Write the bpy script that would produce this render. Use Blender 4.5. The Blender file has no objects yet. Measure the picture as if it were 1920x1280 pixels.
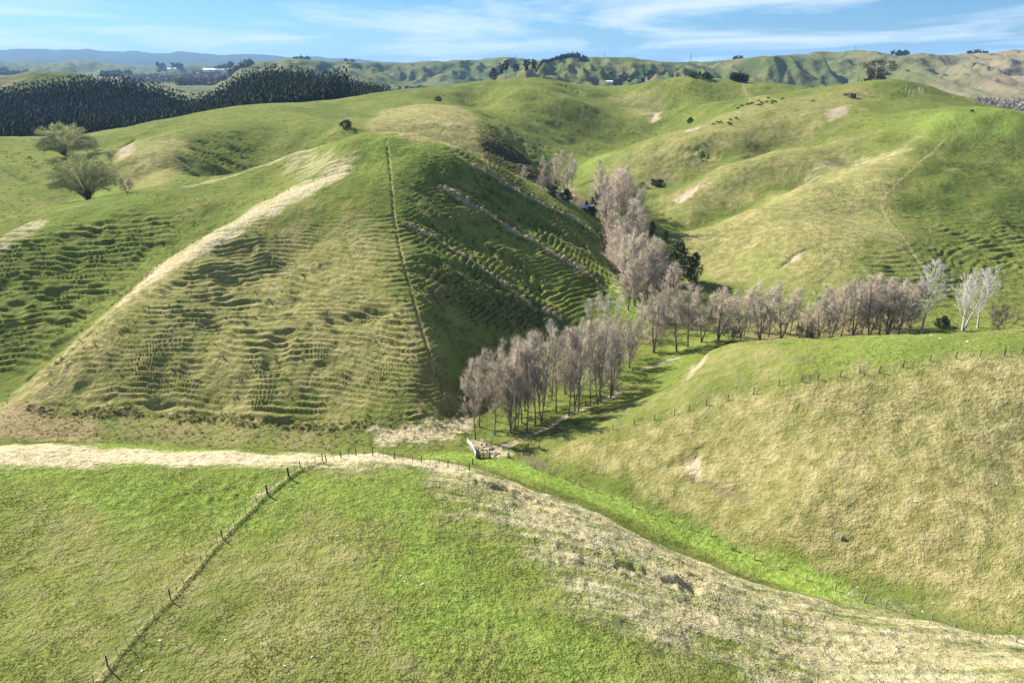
import bpy, bmesh, math, random, time
import numpy as np
from mathutils import Vector, Matrix
T_START = time.time()
scene = bpy.context.scene

# ---------------------------------------------------------------- camera
cam = bpy.data.cameras.new('camera'); cam_o = bpy.data.objects.new('camera', cam)
scene.collection.objects.link(cam_o); scene.camera = cam_o
cam.sensor_width = 36.0; cam.lens = 36.0*1297/1920; cam.clip_start = 0.5; cam.clip_end = 60000
cam_o.location = (0, 0, 78.0); cam_o.rotation_euler = (math.radians(90-22.1), 0, 0)

# ---------------------------------------------------------------- light: sky, sun, exposure
SUN_EL, SUN_AZ = math.radians(38.5), math.radians(35)      # sun stands ahead and to the left
SUN_DIR = Vector((-math.cos(SUN_AZ)*math.cos(SUN_EL), math.sin(SUN_AZ)*math.cos(SUN_EL), math.sin(SUN_EL)))
world = bpy.data.worlds.new('World'); scene.world = world; world.use_nodes = True
wn = world.node_tree.nodes; wl = world.node_tree.links; wn.clear()
def WN(t, **k):
    n = wn.new(t)
    for a, b in k.items(): setattr(n, a, b)
    return n
w_out = WN('ShaderNodeOutputWorld'); w_bg = WN('ShaderNodeBackground'); w_bg.inputs[1].default_value = 0.05
w_sky = WN('ShaderNodeTexSky', sky_type='NISHITA', sun_disc=False, sun_elevation=SUN_EL,
           sun_rotation=math.atan2(SUN_DIR.x, SUN_DIR.y), air_density=1.0, dust_density=0.25, ozone_density=3.0, altitude=300)
# clouds: streaked noise on a high sheet over the place
w_tc = WN('ShaderNodeTexCoord'); w_sep = WN('ShaderNodeSeparateXYZ'); wl.new(w_tc.outputs['Generated'], w_sep.inputs[0])
w_z = WN('ShaderNodeMath', operation='MAXIMUM'); wl.new(w_sep.outputs[2], w_z.inputs[0]); w_z.inputs[1].default_value = 0.0
w_za = WN('ShaderNodeMath', operation='ADD'); wl.new(w_z.outputs[0], w_za.inputs[0]); w_za.inputs[1].default_value = 0.045
w_dx = WN('ShaderNodeMath', operation='DIVIDE'); wl.new(w_sep.outputs[0], w_dx.inputs[0]); wl.new(w_za.outputs[0], w_dx.inputs[1])
w_dy = WN('ShaderNodeMath', operation='DIVIDE'); wl.new(w_sep.outputs[1], w_dy.inputs[0]); wl.new(w_za.outputs[0], w_dy.inputs[1])
w_cb = WN('ShaderNodeCombineXYZ'); wl.new(w_dx.outputs[0], w_cb.inputs[0]); wl.new(w_dy.outputs[0], w_cb.inputs[1])
w_map = WN('ShaderNodeMapping'); wl.new(w_cb.outputs[0], w_map.inputs[0])
w_map.inputs['Location'].default_value = (1.3, 0.4, 0); w_map.inputs['Rotation'].default_value = (0, 0, math.radians(-12)); w_map.inputs['Scale'].default_value = (.30, .16, 1)
w_n = WN('ShaderNodeTexNoise'); wl.new(w_map.outputs[0], w_n.inputs['Vector'])
w_n.inputs['Scale'].default_value = 1.0; w_n.inputs['Detail'].default_value = 9; w_n.inputs['Roughness'].default_value = .6; w_n.inputs['Distortion'].default_value = .5
w_r = WN('ShaderNodeValToRGB'); wl.new(w_n.outputs[0], w_r.inputs[0])
w_r.color_ramp.elements[0].position = .46; w_r.color_ramp.elements[0].color = (0, 0, 0, 1)
w_r.color_ramp.elements[1].position = .64; w_r.color_ramp.elements[1].color = (.9, .9, .9, 1)
w_tint = WN('ShaderNodeMix', data_type='RGBA', blend_type='MULTIPLY'); w_tint.inputs[0].default_value = 1.0
wl.new(w_sky.outputs[0], w_tint.inputs[6]); w_tint.inputs[7].default_value = (.46, .75, 1.14, 1)
w_mix = WN('ShaderNodeMix', data_type='RGBA'); wl.new(w_r.outputs[0], w_mix.inputs[0]); wl.new(w_tint.outputs[2], w_mix.inputs[6])
w_mix.inputs[7].default_value = (8.2, 9.2, 10.2, 1)
wl.new(w_mix.outputs[2], w_bg.inputs[0]); wl.new(w_bg.outputs[0], w_out.inputs[0])
sun = bpy.data.lights.new('sun', 'SUN'); sun.energy = 5.0; sun.angle = math.radians(.53); sun.color = (1, .94, .84)
sun_o = bpy.data.objects.new('sun', sun); scene.collection.objects.link(sun_o)
sun_o.rotation_euler = SUN_DIR.to_track_quat('Z', 'Y').to_euler(); sun_o.location = SUN_DIR*600
scene.view_settings.view_transform = 'Standard'; scene.view_settings.look = 'None'
scene.view_settings.exposure = 1.2; scene.view_settings.gamma = 1.0
scene.render.engine = 'CYCLES'
scene.cycles.max_bounces = 5; scene.cycles.diffuse_bounces = 1; scene.cycles.volume_bounces = 1; scene.cycles.use_denoising = True
# === TERRAIN BEGIN
F_PX = 1297.0; PITCH = math.radians(22.1); CAM_Z = 78.0
CP, SP = math.cos(PITCH), math.sin(PITCH)

def slope_T(v):
    yr = (640.0 - np.asarray(v, float)) / F_PX
    return (SP - CP * yr) / (CP + SP * yr)          # drop per metre of forward distance
def side_A(u, v):
    yr = (640.0 - np.asarray(v, float)) / F_PX
    return (np.asarray(u, float) - 960.0) / F_PX / (CP + SP * yr)
def at(u, v, Y):
    return (float(side_A(u, v) * Y), float(Y), float(CAM_Z - slope_T(v) * Y))
def project(x, y, z):
    f = y * CP - (z - CAM_Z) * SP; g = y * SP + (z - CAM_Z) * CP
    return 960 + F_PX * x / f, 640 - F_PX * g / f

# ---------------------------------------------------------------- noise
_rng = np.random.RandomState(7)
_perm = _rng.permutation(4096); _val = _rng.rand(4096)
def vnoise(x, y):
    """smooth value noise, -1..1"""
    x = np.asarray(x, np.float64); y = np.asarray(y, np.float64)
    xi = np.floor(x).astype(np.int64); yi = np.floor(y).astype(np.int64)
    fx = x - xi; fy = y - yi
    sx = fx*fx*fx*(fx*(fx*6-15)+10); sy = fy*fy*fy*(fy*(fy*6-15)+10)
    def h(a, b): return _val[_perm[(a + _perm[b & 4095]) & 4095]]
    v00 = h(xi, yi); v10 = h(xi+1, yi); v01 = h(xi, yi+1); v11 = h(xi+1, yi+1)
    return ((v00*(1-sx)+v10*sx)*(1-sy) + (v01*(1-sx)+v11*sx)*sy)*2-1
def fbm(x, y, o=4, g=0.5):
    s = 0; a = 1; t = 0
    for i in range(o):
        s = s + a*vnoise(x*2**i + 17.3*i, y*2**i - 9.1*i); t += a; a *= g
    return s/t
def ridged(x, y, o=4):
    s = 0; a = 1; t = 0
    for i in range(o):
        s = s + a*(1-np.abs(vnoise(x*2**i + 31.7*i, y*2**i + 5.9*i))*2); t += a; a *= .5
    return s/t
def sstep(a, b, x):
    t = np.clip((x-a)/(b-a), 0, 1); return t*t*(3-2*t)

# ---------------------------------------------------------------- surveyed points of the hills: picture column, row, forward distance (m)
SURVEY = """
# valley floor
900 850 128.5|740 820 135|520 815 137|300 800 139|100 800 138|20 795 138|1000 790 142|1090 750 152|1180 700 167|1280 655 184|1400 612 200|1170 560 220|1140 480 268|1100 390 360|1060 350 420|1130 298 472|1160 272 518|1230 246 540|1000 640 183|900 740 156|1060 610 197
# main hill: fence line and top
845 775 145|830 740 148|800 650 158|775 560 173|752 480 189|738 400 210|732 330 232|727 290 247|725 262 256|660 264 258|800 267 258|850 300 250
# pale spur on its left
650 320 240|560 355 229|480 400 213|390 452 199|300 510 189|200 590 173|100 690 157|30 760 148|-60 800 140
# its front face
300 770 146|600 790 142|100 772 146|400 775 145|500 500 193|400 600 170|600 450 201|600 600 169|450 690 154|650 700 153|520 640 162|300 640 162|700 600 167
# gully left of the spur
190 580 188|90 680 170|290 505 201|10 750 153|420 425 221
# left green slope
250 365 250|150 383 242|100 397 235|40 430 222|0 460 212|-150 560 196|100 550 197|0 600 182|200 470 215|330 440 224|-100 700 165
# bowl behind the cross fence
400 380 238|400 335 272|480 312 280|560 287 284|620 272 274|500 350 256|580 320 258|320 352 262
# ridge on its right down to the valley
860 290 259|905 318 260|960 350 264|1030 388 268|1090 420 271|1125 450 268|1138 490 262
# spurs and gullies of the right face
770 425 207|840 462 208|900 500 204|950 535 201|1000 570 198|1050 598 198|820 350 239|900 390 235|1000 450 233|1080 500 229|1130 540 223|900 440 226|950 490 217|1010 545 211|860 425 224|1000 420 250|1080 455 252|920 365 252|900 580 184|800 520 184|1000 612 191|850 640 167
# near spur
0 832 82|100 832 82|200 842 82|300 847 82|500 849 83|640 852 84|750 858 85|820 863 86|890 876 85|1000 917 82|1100 952 80|1200 1002 78|1350 1062 76|1500 1112 74|1600 1137 73|1750 1167 69|1920 1202 66|-200 830 80|-500 835 76
960 1280 45|500 1280 42|0 1280 41|0 1050 56|300 1000 62|600 950 68|600 1100 54|900 1000 66|900 1130 55|1200 1150 57|1200 1280 47|1500 1200 61|1500 1280 52|1800 1250 57|-200 1000 58|2050 1280 52
# gully with the bright grass
950 870 122|1100 920 111|1300 1005 96|1450 1070 86.5|1600 1130 77|1750 1160 72|1920 1190 67.5|2200 1240 60
# right knoll
1320 662 142|1350 655 138|1500 641 131|1600 637 128|1700 633 126|1800 630 123|1920 627 120|2150 615 118|1290 697 142
1005 830 129|1090 815 127|1190 795 124|1290 765 121|1410 733 117.5|1500 710 115.5|1600 696 114|1690 684 113|1800 672 112|1920 658 111
1300 880 108|1500 800 106|1500 950 92|1700 800 102|1700 1000 84|1900 900 90|1900 1050 77|1900 750 102|1150 870 116|1300 975 99|1200 745 143|1280 715 145|2150 850 92|2150 1000 80
# right hill: foot
1300 530 240|1400 560 223|1550 590 204|1700 600 198|1250 545 238
# near spur of the right hill
1270 440 284|1400 395 290|1500 350 310|1600 315 325|1700 285 337|1750 250 355|1800 212 375|1920 222 368
1500 450 250|1400 470 255|1600 400 283|1600 500 228|1350 490 255|1690 440 255|1730 500 228|1650 378 287|1730 300 326
1850 300 337|1900 400 284|1850 500 240|1920 550 221|1920 300 338|2150 350 330|2100 500 250|1800 400 283|1780 580 205
# second spur
1210 385 345|1280 345 358|1350 312 364|1430 292 370|1500 278 375|1580 265 380|1650 245 386|1700 222 392|1300 400 322|1400 352 336|1500 312 345|1400 391 318 2|1500 345 336 2|1600 309 350 1.5|1310 424 312 2
# third spur with the cattle
1090 325 420|1150 290 430|1200 272 435|1280 245 440|1340 222 450|1400 200 465|1480 178 490|1580 158 515|1640 152 522|1700 152 515|1760 166 505|1820 190 490|1920 216 470|2100 240 450
1360 232 432|1300 290 403|1200 320 398|1150 345 385|1400 270 405|1500 240 420|1600 210 432|1350 307 392 2.5|1430 287 398 2.5|1500 274 400 2|1290 337 385 2|1700 195 455|1750 205 420
# middle hill
980 146 640|700 187 620|760 176 620|850 159 630|930 149 637|1020 148 640|1060 158 640|1110 172 640|860 186 560|960 171 570|1010 171 570|1100 200 560|1170 228 550|800 190 505|900 212 490|960 235 485|1040 270 480|1100 293 480
800 202 460|720 215 450|910 232 440|800 262 392|900 290 386|950 282 402|1000 320 385|960 340 365|1000 345 390|860 255 400|650 245 380|1050 240 520|1000 200 535
# hill with the track on the far right of it
1290 157 620|1180 172 650|1400 156 640|1480 161 620|1250 210 560|1200 240 540|1330 190 560|1230 160 640
# left hill
560 193 520|500 196 510|400 208 480|290 230 450|180 250 420|60 257 400|0 255 400|-200 262 390|640 200 500|250 272 370|330 246 380|360 262 362|400 240 395|440 246 390|290 330 297|250 340 303|400 300 345|430 320 340|450 338 340|400 342 322|500 318 352|520 260 394|600 240 398|500 290 374|330 290 326
170 375 268|120 330 308|0 300 343|0 400 246|50 350 284|130 300 345|-150 350 290
"""
pts = []
for line in SURVEY.strip().split('\n'):
    if line.startswith('#'): continue
    for p in line.split('|'):
        q = [float(t) for t in p.split()]; w = at(*q[:3]); pts.append((w[0], w[1], w[2]-(q[3] if len(q) > 3 else 0)))
# ground that the picture hides: plain coordinates
pts += [(-60,112,7),(-105,112,8),(-20,112,5),(10,108,3.5),(-160,110,9),
        (95,155,13),(70,160,10),(50,166,6),(110,178,5),(60,185,3),(150,185,7),(200,170,9),(165,150,18),
        (-40,315,34),(0,320,27),(-90,320,32),(40,330,18),(-130,300,32),(70,330,8),
        (-30,560,44),(60,610,47),(130,600,40),(170,590,44),(250,560,48),
        (-330,490,8),(-250,520,12),(-420,480,10),(-330,600,14),(-480,600,14),(-420,700,22),(-300,690,22),(-550,720,30),
        (-564,800,49),(-505,800,50),(-446,800,50),(-368,770,30),(-325,750,13),(-400,800,42),(-340,830,16),(-292,780,41),(-261,790,49),(-203,770,43),(-141,740,32),(-80,740,36),(-170,650,33),(-100,650,40),(-230,640,30),(-250,700,37),(-190,580,36),(-300,650,18),
        (-330,900,20),(-150,930,10),(0,800,40),(100,850,20),(250,800,22),(350,700,30),(400,600,35),(480,500,33),(450,400,30),(330,330,28),
        (500,900,15),(300,1000,12),(0,1050,8),(-200,1050,6),(-500,950,30),(-700,900,35),(-760,1100,40),
        (0,20,22),(-60,10,24),(60,20,20),(0,-60,16),(-150,-40,18),(150,-40,16),(-150,40,26),(150,60,24),(250,120,30),(-250,100,20),(-250,200,14),(250,220,14),(-350,350,30)]
pts = np.array(pts)

def tps_fit(p, z, lam):
    n = len(p); d = np.linalg.norm(p[:, None]-p[None], axis=2)
    K = np.where(d > 0, d*d*np.log(np.maximum(d, 1e-9)), 0) + lam*np.eye(n)
    P = np.c_[np.ones(n), p]; A = np.zeros((n+3, n+3)); A[:n, :n] = K; A[:n, n:] = P; A[n:, :n] = P.T
    return np.linalg.solve(A, np.r_[z, np.zeros(3)])
SC = 100.0
_w = tps_fit(pts[:, :2]/SC, pts[:, 2], 0.0004)
GX0, GY0, GS = -800.0, -120.0, 2.5
GNX, GNY = 641, 481
def _tps_grid():
    gx = (GX0 + GS*np.arange(GNX))/SC; gy = (GY0 + GS*np.arange(GNY))/SC
    out = np.zeros((GNY, GNX)); px = pts[:, 0]/SC; py = pts[:, 1]/SC; n = len(pts)
    dx2 = ((gx[None, :]-px[:, None])**2).astype(np.float32)
    w = _w[:n].astype(np.float32)*0.5
    for j in range(GNY):
        d2 = dx2 + np.float32(1)*((gy[j]-py)**2).astype(np.float32)[:, None] + np.float32(1e-12)
        out[j] = w @ (d2*np.log(d2))
    return out + _w[n] + _w[n+1]*gx[None, :] + _w[n+2]*gy[:, None]
GRID = np.clip(_tps_grid(), -4, 90)
def grid_lin(x, y):
    fx = np.clip((x-GX0)/GS, 0, GNX-1.001); fy = np.clip((y-GY0)/GS, 0, GNY-1.001)
    i = fx.astype(int); j = fy.astype(int); a = fx-i; b = fy-j
    return (GRID[j, i]*(1-a)+GRID[j, i+1]*a)*(1-b)+(GRID[j+1, i]*(1-a)+GRID[j+1, i+1]*a)*b
def grid_cub(x, y):
    fx = np.clip((x-GX0)/GS, 1, GNX-3.001); fy = np.clip((y-GY0)/GS, 1, GNY-3.001)
    i = fx.astype(int); j = fy.astype(int); a = fx-i; b = fy-j
    def wts(t): return (-.5*t+t*t-.5*t**3, 1-2.5*t*t+1.5*t**3, .5*t+2*t*t-1.5*t**3, -.5*t*t+.5*t**3)
    wa = wts(a); wb = wts(b); s = 0
    for q in range(4):
        r = 0
        for p in range(4): r = r + wa[p]*GRID[j-1+q, i-1+p]
        s = s + wb[q]*r
    return s

# ---------------------------------------------------------------- far country: ridges given by their skyline
FAR = [  # forward distance, front width, back width, base height, spur relief, skyline (column, row)
 (10500, 3800, 5000, 0, 60, "-900 100|-300 96|0 93|45 91|140 93|200 97|300 98|400 102|500 104|620 108|700 114|760 117|900 118|1900 118"),
 (4700, 1500, 1500, 4, 130, "-900 105|-100 108|0 114|60 116|150 113|200 119|260 125|330 121|400 124|480 121|560 117|700 120|1900 120"),
 (3000, 1300, 1500, 4, 120, "-900 190|330 165|400 140|440 122|480 115|540 112|600 113|650 114|700 118|760 118|830 112|900 114|945 109|1000 113|1100 120|1900 125"),
 (1720, 480, 900, 14, 60, "-900 400|830 300|930 145|990 120|1050 107|1100 105|1150 109|1190 109|1230 115|1290 118|1340 130|1420 200|1900 400"),
 (2100, 900, 900, 16, 85, "-900 400|1150 200|1240 128|1290 119|1400 109|1480 102|1530 99|1580 96|1600 94|1640 96|1690 103|1730 99|1760 102|1850 99|1900 93|2000 90|2300 95|2900 100"),
 (1120, 220, 260, 14, 5, "-900 185|-300 150|-60 140|20 138|80 133|130 136|190 151|240 185|300 330|1500 500|1620 330|1760 200|1800 192|1850 194|1950 200|2100 220|2900 260"),
]
_far = []
for Yc, wf, wb, base, rel, sk in FAR:
    q = np.array([[float(t) for t in s.split()] for s in sk.split('|')])
    _far.append((Yc, wf, wb, base, rel, side_A(q[:, 0], q[:, 1]), CAM_Z - slope_T(q[:, 1])*Yc))
def far_height(x, y):
    y = np.maximum(y, 1.0); th = x/y
    h = 6 + 16*np.clip(ridged(x/330+2, y/420, 3)-.15, 0, 1)*sstep(1050, 1300, y) + 9*fbm(x/160, y/160, 3)*sstep(1050, 1300, y)
    plain = sstep(-.62, -.5, th)*(1-sstep(-.36, -.3, th))
    h = h*(1-plain) + 0.0*plain
    for k, (Yc, wf, wb, base, rel, sa, sz) in enumerate(_far):
        up0 = .9; wx = fbm(x/(.5*wf)+3*k, y/(.5*wf), 3)
        yy = y + wx*.22*wf
        t = np.where(yy < Yc, (Yc-yy)/wf, (yy-Yc)/wb)
        crest = np.interp(th, sa, sz) + (Yc*.0028)*fbm(th*34+5*k, th*0+k, 4)*(up0 if k > 0 else 1.0)
        env = np.clip(1-t, 0, 1); prof = env**1.15
        up = np.maximum(crest-base, 0)
        sp = ridged((x + .35*wx*wf)/(.34*wf)+7*k, y/(1.1*wf), 4)
        sp2 = fbm(x/(.16*wf), y/(.3*wf)+3*k, 3)
        sp3 = ridged(x/(.085*wf)+11*k, y/(.17*wf), 3)-.45
        relief = rel*(sp*.8-.3+.35*sp2+.34*sp3)*np.clip(t*3.2, 0, 1)*np.clip((1-t)*2.2, 0, 1)*np.clip(up/60, 0, 1)
        hk = np.minimum(base + up*prof + relief*np.where(y < Yc, 1, .25), base + up*(1-.12*t))
        hk = np.where(t < 1, hk, -50)
        h = np.where((hk > h-12), np.maximum(h, hk) + 0*h, h)
    return h
def H0(x, y, cub=True):
    x = np.asarray(x, float); y = np.asarray(y, float)
    r = np.hypot(x, y)
    n = (grid_cub if cub else grid_lin)(x, y)
    wf = sstep(860, 1010, np.where(y > 0, r, r*1.6))
    wf = np.maximum(wf, sstep(640, 780, np.abs(x)))
    out = n
    m = wf > 0
    if m.any():
        out = n.copy()
        fh = far_height(x[m], np.abs(y[m]))
        bk = np.where(y[m] < 0, 12.0, fh)
        out[m] = n[m]*(1-wf[m]) + bk*wf[m]
    return out

def ray_ground(u, v, y0=25.0, y1=13000.0, n=900):
    """where a sight line meets the ground: arrays of x, y, z"""
    u = np.atleast_1d(np.asarray(u, float)); v = np.atleast_1d(np.asarray(v, float))
    A = side_A(u, v); T = slope_T(v)
    ys = np.geomspace(y0, y1, n)
    res = np.full(len(u), np.nan); live = np.arange(len(u)); prev = y0
    for Y in ys:
        if len(live) == 0: break
        z = CAM_Z - T[live]*Y
        g = H0(A[live]*Y, np.full(len(live), Y), False)
        hit = z <= g
        res[live[hit]] = .5*(prev+Y) if False else Y
        for _ in [0]:
            if hit.any():
                idx = live[hit]; lo = np.full(len(idx), prev); hi = np.full(len(idx), Y)
                for _k in range(12):
                    mid = .5*(lo+hi); b = CAM_Z-T[idx]*mid <= H0(A[idx]*mid, mid, False)
                    hi = np.where(b, mid, hi); lo = np.where(b, lo, mid)
                res[idx] = hi
        live = live[~hit]; prev = Y
    return A*res, res, CAM_Z-T*res
# === TERRAIN END
# ---------------------------------------------------------------- cover of the ground: each patch is an outline or a line laid on the hills
PATCH = []
def _plan(uv):
    q = np.array([[float(t) for t in s.split()] for s in uv.split('|')])
    x, y, z = ray_ground(q[:, 0], q[:, 1], n=420, y1=1500)
    ok = ~np.isnan(y)
    return np.c_[x, y][ok]
def area(attr, uv, amt, soft=2.0, warp=3.0): PATCH.append((attr, 'area', uv, amt, soft, warp))
def line(attr, uv, width, amt, soft=1.0, warp=1.0): PATCH.append((attr, 'line', uv, amt, soft, warp, width))
# -- dead, pale grass
area('dry', "-150 833|0 833|100 833|300 848|640 853|820 864|890 878|850 888|700 873|600 868|400 873|200 874|0 877|-150 880", 1.0, 1.5, 1.5)
area('dry', "700 866|890 879|1100 956|1350 1066|1600 1139|1920 1205|2000 1280|1400 1280|1250 1200|1080 1085|960 985|850 915", .52, 6, 6)
line('dry', "880 890|1020 940|1150 1022|1280 1085|1420 1150|1600 1190|1920 1250", 1.6, .65, 2.5, 2)
line('dry', "960 905|1100 955|1250 1025|1350 1066|1500 1117|1700 1165|1920 1205", 1.0, .6, 1.6, 1.2)
line('dry', "640 318|560 357|480 402|390 453|330 492", 1.0, .82, 2.6, 2.0)
area('dry', "640 317|657 324|565 372|480 420|400 462|330 500|255 556|235 566|290 505|385 444|478 388|560 345", .72, 1.6, 2.2)
line('dry', "330 492|290 522|230 566", 1.2, .7, 2.0, 1.5)
line('dry', "610 276|560 290|480 314|400 337|345 350", .6, .38, 2.5, 2.0)
area('dry', "560 292|650 285|650 322|600 330|540 330", .4, 4, 5)
line('dry', "770 425|840 462|900 500|950 535|1000 570|1050 598", .45, .62, 1.0, .6)
line('dry', "820 350|900 390|1000 450|1080 500|1130 540", .45, .60, 1.0, .6)
line('dry', "860 292|905 320|960 352|1030 390|1090 422|1125 452", .5, .52, 1.2, .6)
line('tan', "725 263|732 330|738 400|752 480|775 560|800 650|830 740|845 772", .3, .8, .4, .3)
area('dry', "690 812|740 798|800 790|880 785|888 812|830 832|700 836", .85, 1.5, 2.5)
area('brown', "-100 770|190 783|200 815|100 826|-100 828", .75, 3, 4)
area('brown', "200 785|420 790|640 812|690 835|520 842|260 830", .3, 3, 5)
area('brown', "1020 352|1070 350|1110 372|1130 385|1090 385|1040 372", .8, 3, 4)
area('brown', "1380 600|1520 580|1700 590|1700 630|1380 640", .5, 3, 4)
line('tan', "1730 500|1690 440|1650 380|1680 345|1730 300|1790 240", .35, .95, .4, .3)
line('dry', "1388 156|1400 180|1410 200", .2, .3, .5, .3)
line('dry', "0 465|40 435|60 422", 2, .35, 3, 2)
line('dry', "1130 480|1150 520|1165 560|1175 580", .5, .4, 1, 1)
area('dry', "1000 345|1060 350|1090 372|1060 380", .3, 3, 3)
line('dry', "1510 345|1600 312|1690 283", 2, .28, 4, 3)
# -- tan, grazed grass
area('tan', "560 400|690 420|745 480|790 620|835 760|700 790|400 785|80 772|200 600|330 500|480 430", .62, 9, 8)
line('tan', "300 512|200 592|100 692|30 762", 6, .8, 4, 3)
area('tan', "1005 838|1090 820|1290 772|1500 716|1920 666|2300 640|2300 1200|1920 1160|1600 1090|1300 965|1120 890", .80, 3, 3)
area('tan', "1100 810|1200 750|1340 660|1500 645|1480 705|1290 765", .35, 5, 4)
area('tan', "0 930|350 985|520 960|420 1060|250 1280|-200 1280|-200 950", .3, 8, 8)
area('tan', "320 1150|480 1000|620 1010|700 1150|800 1280|230 1280", .45, 6, 8)
area('tan', "1270 440|1500 346|1740 246|1700 300|1640 380|1690 440|1600 520|1400 545|1310 525", .68, 8, 8)
area('tan', "1215 385|1280 345|1430 292|1640 250|1600 300|1400 372|1290 425", .5, 8, 8)
area('tan', "680 238|720 205|860 200|905 235|908 290|860 290|720 262", .8, 3, 3)
area('tan', "1090 325|1280 246|1400 200|1640 155|1580 240|1420 285|1300 330|1160 360", .5, 10, 10)
area('tan', "250 275|330 247|350 300|300 345|250 350|215 320", .6, 8, 8)
area('tan', "1400 157|1500 162|1450 190|1415 195", .55, 5, 5)
area('tan', "1170 175|1230 165|1250 200|1200 225|1150 190", .5, 8, 8)
# -- rank bright grass
area('lush', "-150 885|0 884|400 880|560 874|640 885|800 950|900 1040|1010 1150|1220 1290|960 1290|760 1110|640 985|500 960|330 985|0 930|-150 930", .72, 6, 7)
area('lush', "300 890|560 876|500 950|430 960|300 930", .5, 4, 4)
line('lush', "800 858|860 856|910 862|1000 892|1150 945|1300 1008|1450 1073|1560 1115", 1.6, .85, 1.8, 1.0)
line('lush', "1560 1115|1610 1135", 1.2, .6, 1, .8)
line('lush', "130 828|230 838|340 846", 3, .8, 2, 1)
line('lush', "1132 490|1150 525|1165 560|1190 590", 4, .95, 2.5, 1.5)
line('lush', "1085 405|1115 440|1132 480", 2.5, .8, 2, 1)
area('lush', "670 265|810 268|860 300|780 340|690 340", .5, 6, 6)
area('lush', "1690 228|1800 206|1960 220|1960 262|1800 258|1740 262", .65, 8, 6)
area('lush', "60 420|150 385|250 366|300 375|180 420|90 445", .4, 5, 5)
area('lush', "160 345|220 350|200 380|140 378", .55, 5, 4)
area('lush', "1080 310|1130 295|1200 285|1120 320|1085 345", .6, 5, 4)
area('lush', "1190 690|1280 650|1330 640|1290 690|1200 720", .45, 4, 4)
area('lush', "1560 640|1760 632|1920 628|1920 655|1690 680|1560 695", .3, 4, 4)
area('lush', "1390 480|1470 470|1480 530|1400 540", .3, 6, 6)
# -- bare earth
area('soil', "1288 862|1310 852|1318 868|1318 888|1296 880|1288 872", 1.0, .8, 1.0)
area('soil', "1470 492|1490 475|1512 470|1500 486", .8, .8, 1.2)
area('soil', "1262 372|1300 350|1332 340|1320 352|1275 380", .95, 1.2, 2)
area('soil', "216 298|232 275|258 268|245 292|222 304", .75, 2, 2.5)
area('soil', "1538 220|1560 205|1596 200|1585 218|1560 232", .8, 2.5, 4)
area('soil', "1215 224|1232 210|1242 208|1235 222|1220 230", .8, 2, 2)
area('soil', "826 240|838 230|848 234|836 242", .7, 1.5, 1.5)
area('soil', "1278 252|1300 240|1312 238|1300 248", .8, 2, 2)
area('soil', "1284 700|1300 682|1318 668|1326 672|1304 692|1290 706", .6, .9, 1)
area('soil', "884 828|908 824|945 832|962 848|930 858|898 853", .75, 1.0, 1.6)
line('soil', "930 838|985 815|1040 792|1080 772|1110 760|1160 735", .7, .75, .6, .6)
line('soil', "1210 690|1250 676|1268 672", 1.0, .7, .8, .6)
area('mud', "962 848|990 850|1050 880|1010 878|970 860", .75, 1, 1.2)
line('soil', "470 940|505 918|540 892", .12, .5, .4, .4)
area('soil', "1500 112|1550 110|1545 118|1500 118", .5, 5, 5)
line('mud', "1290 893|1330 905|1400 935", .35, .5, .5, .6)
# -- sheep tracks: how strongly the slope is stepped
area('terr', "800 310|870 300|1030 390|1140 470|1140 545|1060 608|850 660|800 590|770 450", 1.0, 5, 3)
area('terr', "770 480|900 480|1050 590|1000 640|870 760|820 680", 1.0, 5, 3)
area('terr', "240 560|480 440|620 460|560 600|450 700|500 780|60 770", 1.0, 8, 5)
area('terr', "480 560|780 540|840 770|440 785", .95, 8, 5)
area('terr', "480 440|640 400|740 420|780 560|480 570", .6, 8, 5)
area('terr', "-150 480|60 440|260 400|430 420|190 592|90 695|0 748|-150 760", 1.0, 6, 5)
area('terr', "335 330|380 250|440 250|500 300|400 345|320 352", .75, 8, 5)
area('terr', "910 232|960 240|1060 290|1060 345|960 345|890 295", 1.0, 6, 5)
area('terr', "1700 520|1780 440|1960 410|1960 630|1740 605", .95, 8, 5)
area('terr', "1480 480|1600 460|1720 450|1720 520|1560 525", .6, 6, 5)
area('terr', "1010 162|1060 165|1110 190|1040 185", .7, 6, 5)
area('terr', "1280 300|1300 275|1350 290|1310 315|1270 320", .8, 6, 5)
area('terr', "0 340|80 350|100 395|0 440", .7, 6, 5)
area('terr', "0 270|60 290|100 320|0 330", .5, 6, 5)
area('terr', "1180 1060|1240 1075|1300 1095|1290 1115|1200 1090", .0, 6, 5)
# -- rank tussock and rushes
line('rough', "770 425|840 462|900 500|950 535|1000 570|1050 598", 1.6, .9, 1.5, 1)
line('rough', "820 350|900 390|1000 450|1080 500|1130 540", 1.6, .8, 1.5, 1)
line('rough', "900 318|960 352|1030 390|1090 422|1130 460", 2.0, .9, 2, 1)
area('rough', "780 490|880 500|1040 590|1000 625|900 610|800 570", .75, 4, 4)
area('rough', "0 780|200 785|640 812|880 785|890 830|640 845|200 830|0 830", .22, 3, 3)
line('rough', "60 772|200 775|400 782|520 790|690 802", .8, .8, 1.5, 2)
area('rough', "930 232|1000 265|1040 300|1040 345|960 335|905 295", .9, 5, 5)
area('rough', "700 866|890 879|1100 956|1350 1066|1600 1139|1920 1205|2000 1280|1400 1280|1250 1200|1080 1085|960 985|850 915", .35, 6, 6)
line('rough', "890 905|940 915|990 935", 1.0, .8, 1.2, 1)
line('rough', "1170 1065|1210 1080|1270 1095", 1.4, 1.0, 1.4, 1)
area('rough', "300 890|560 876|500 950|430 960|300 930", .55, 4, 4)

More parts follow.
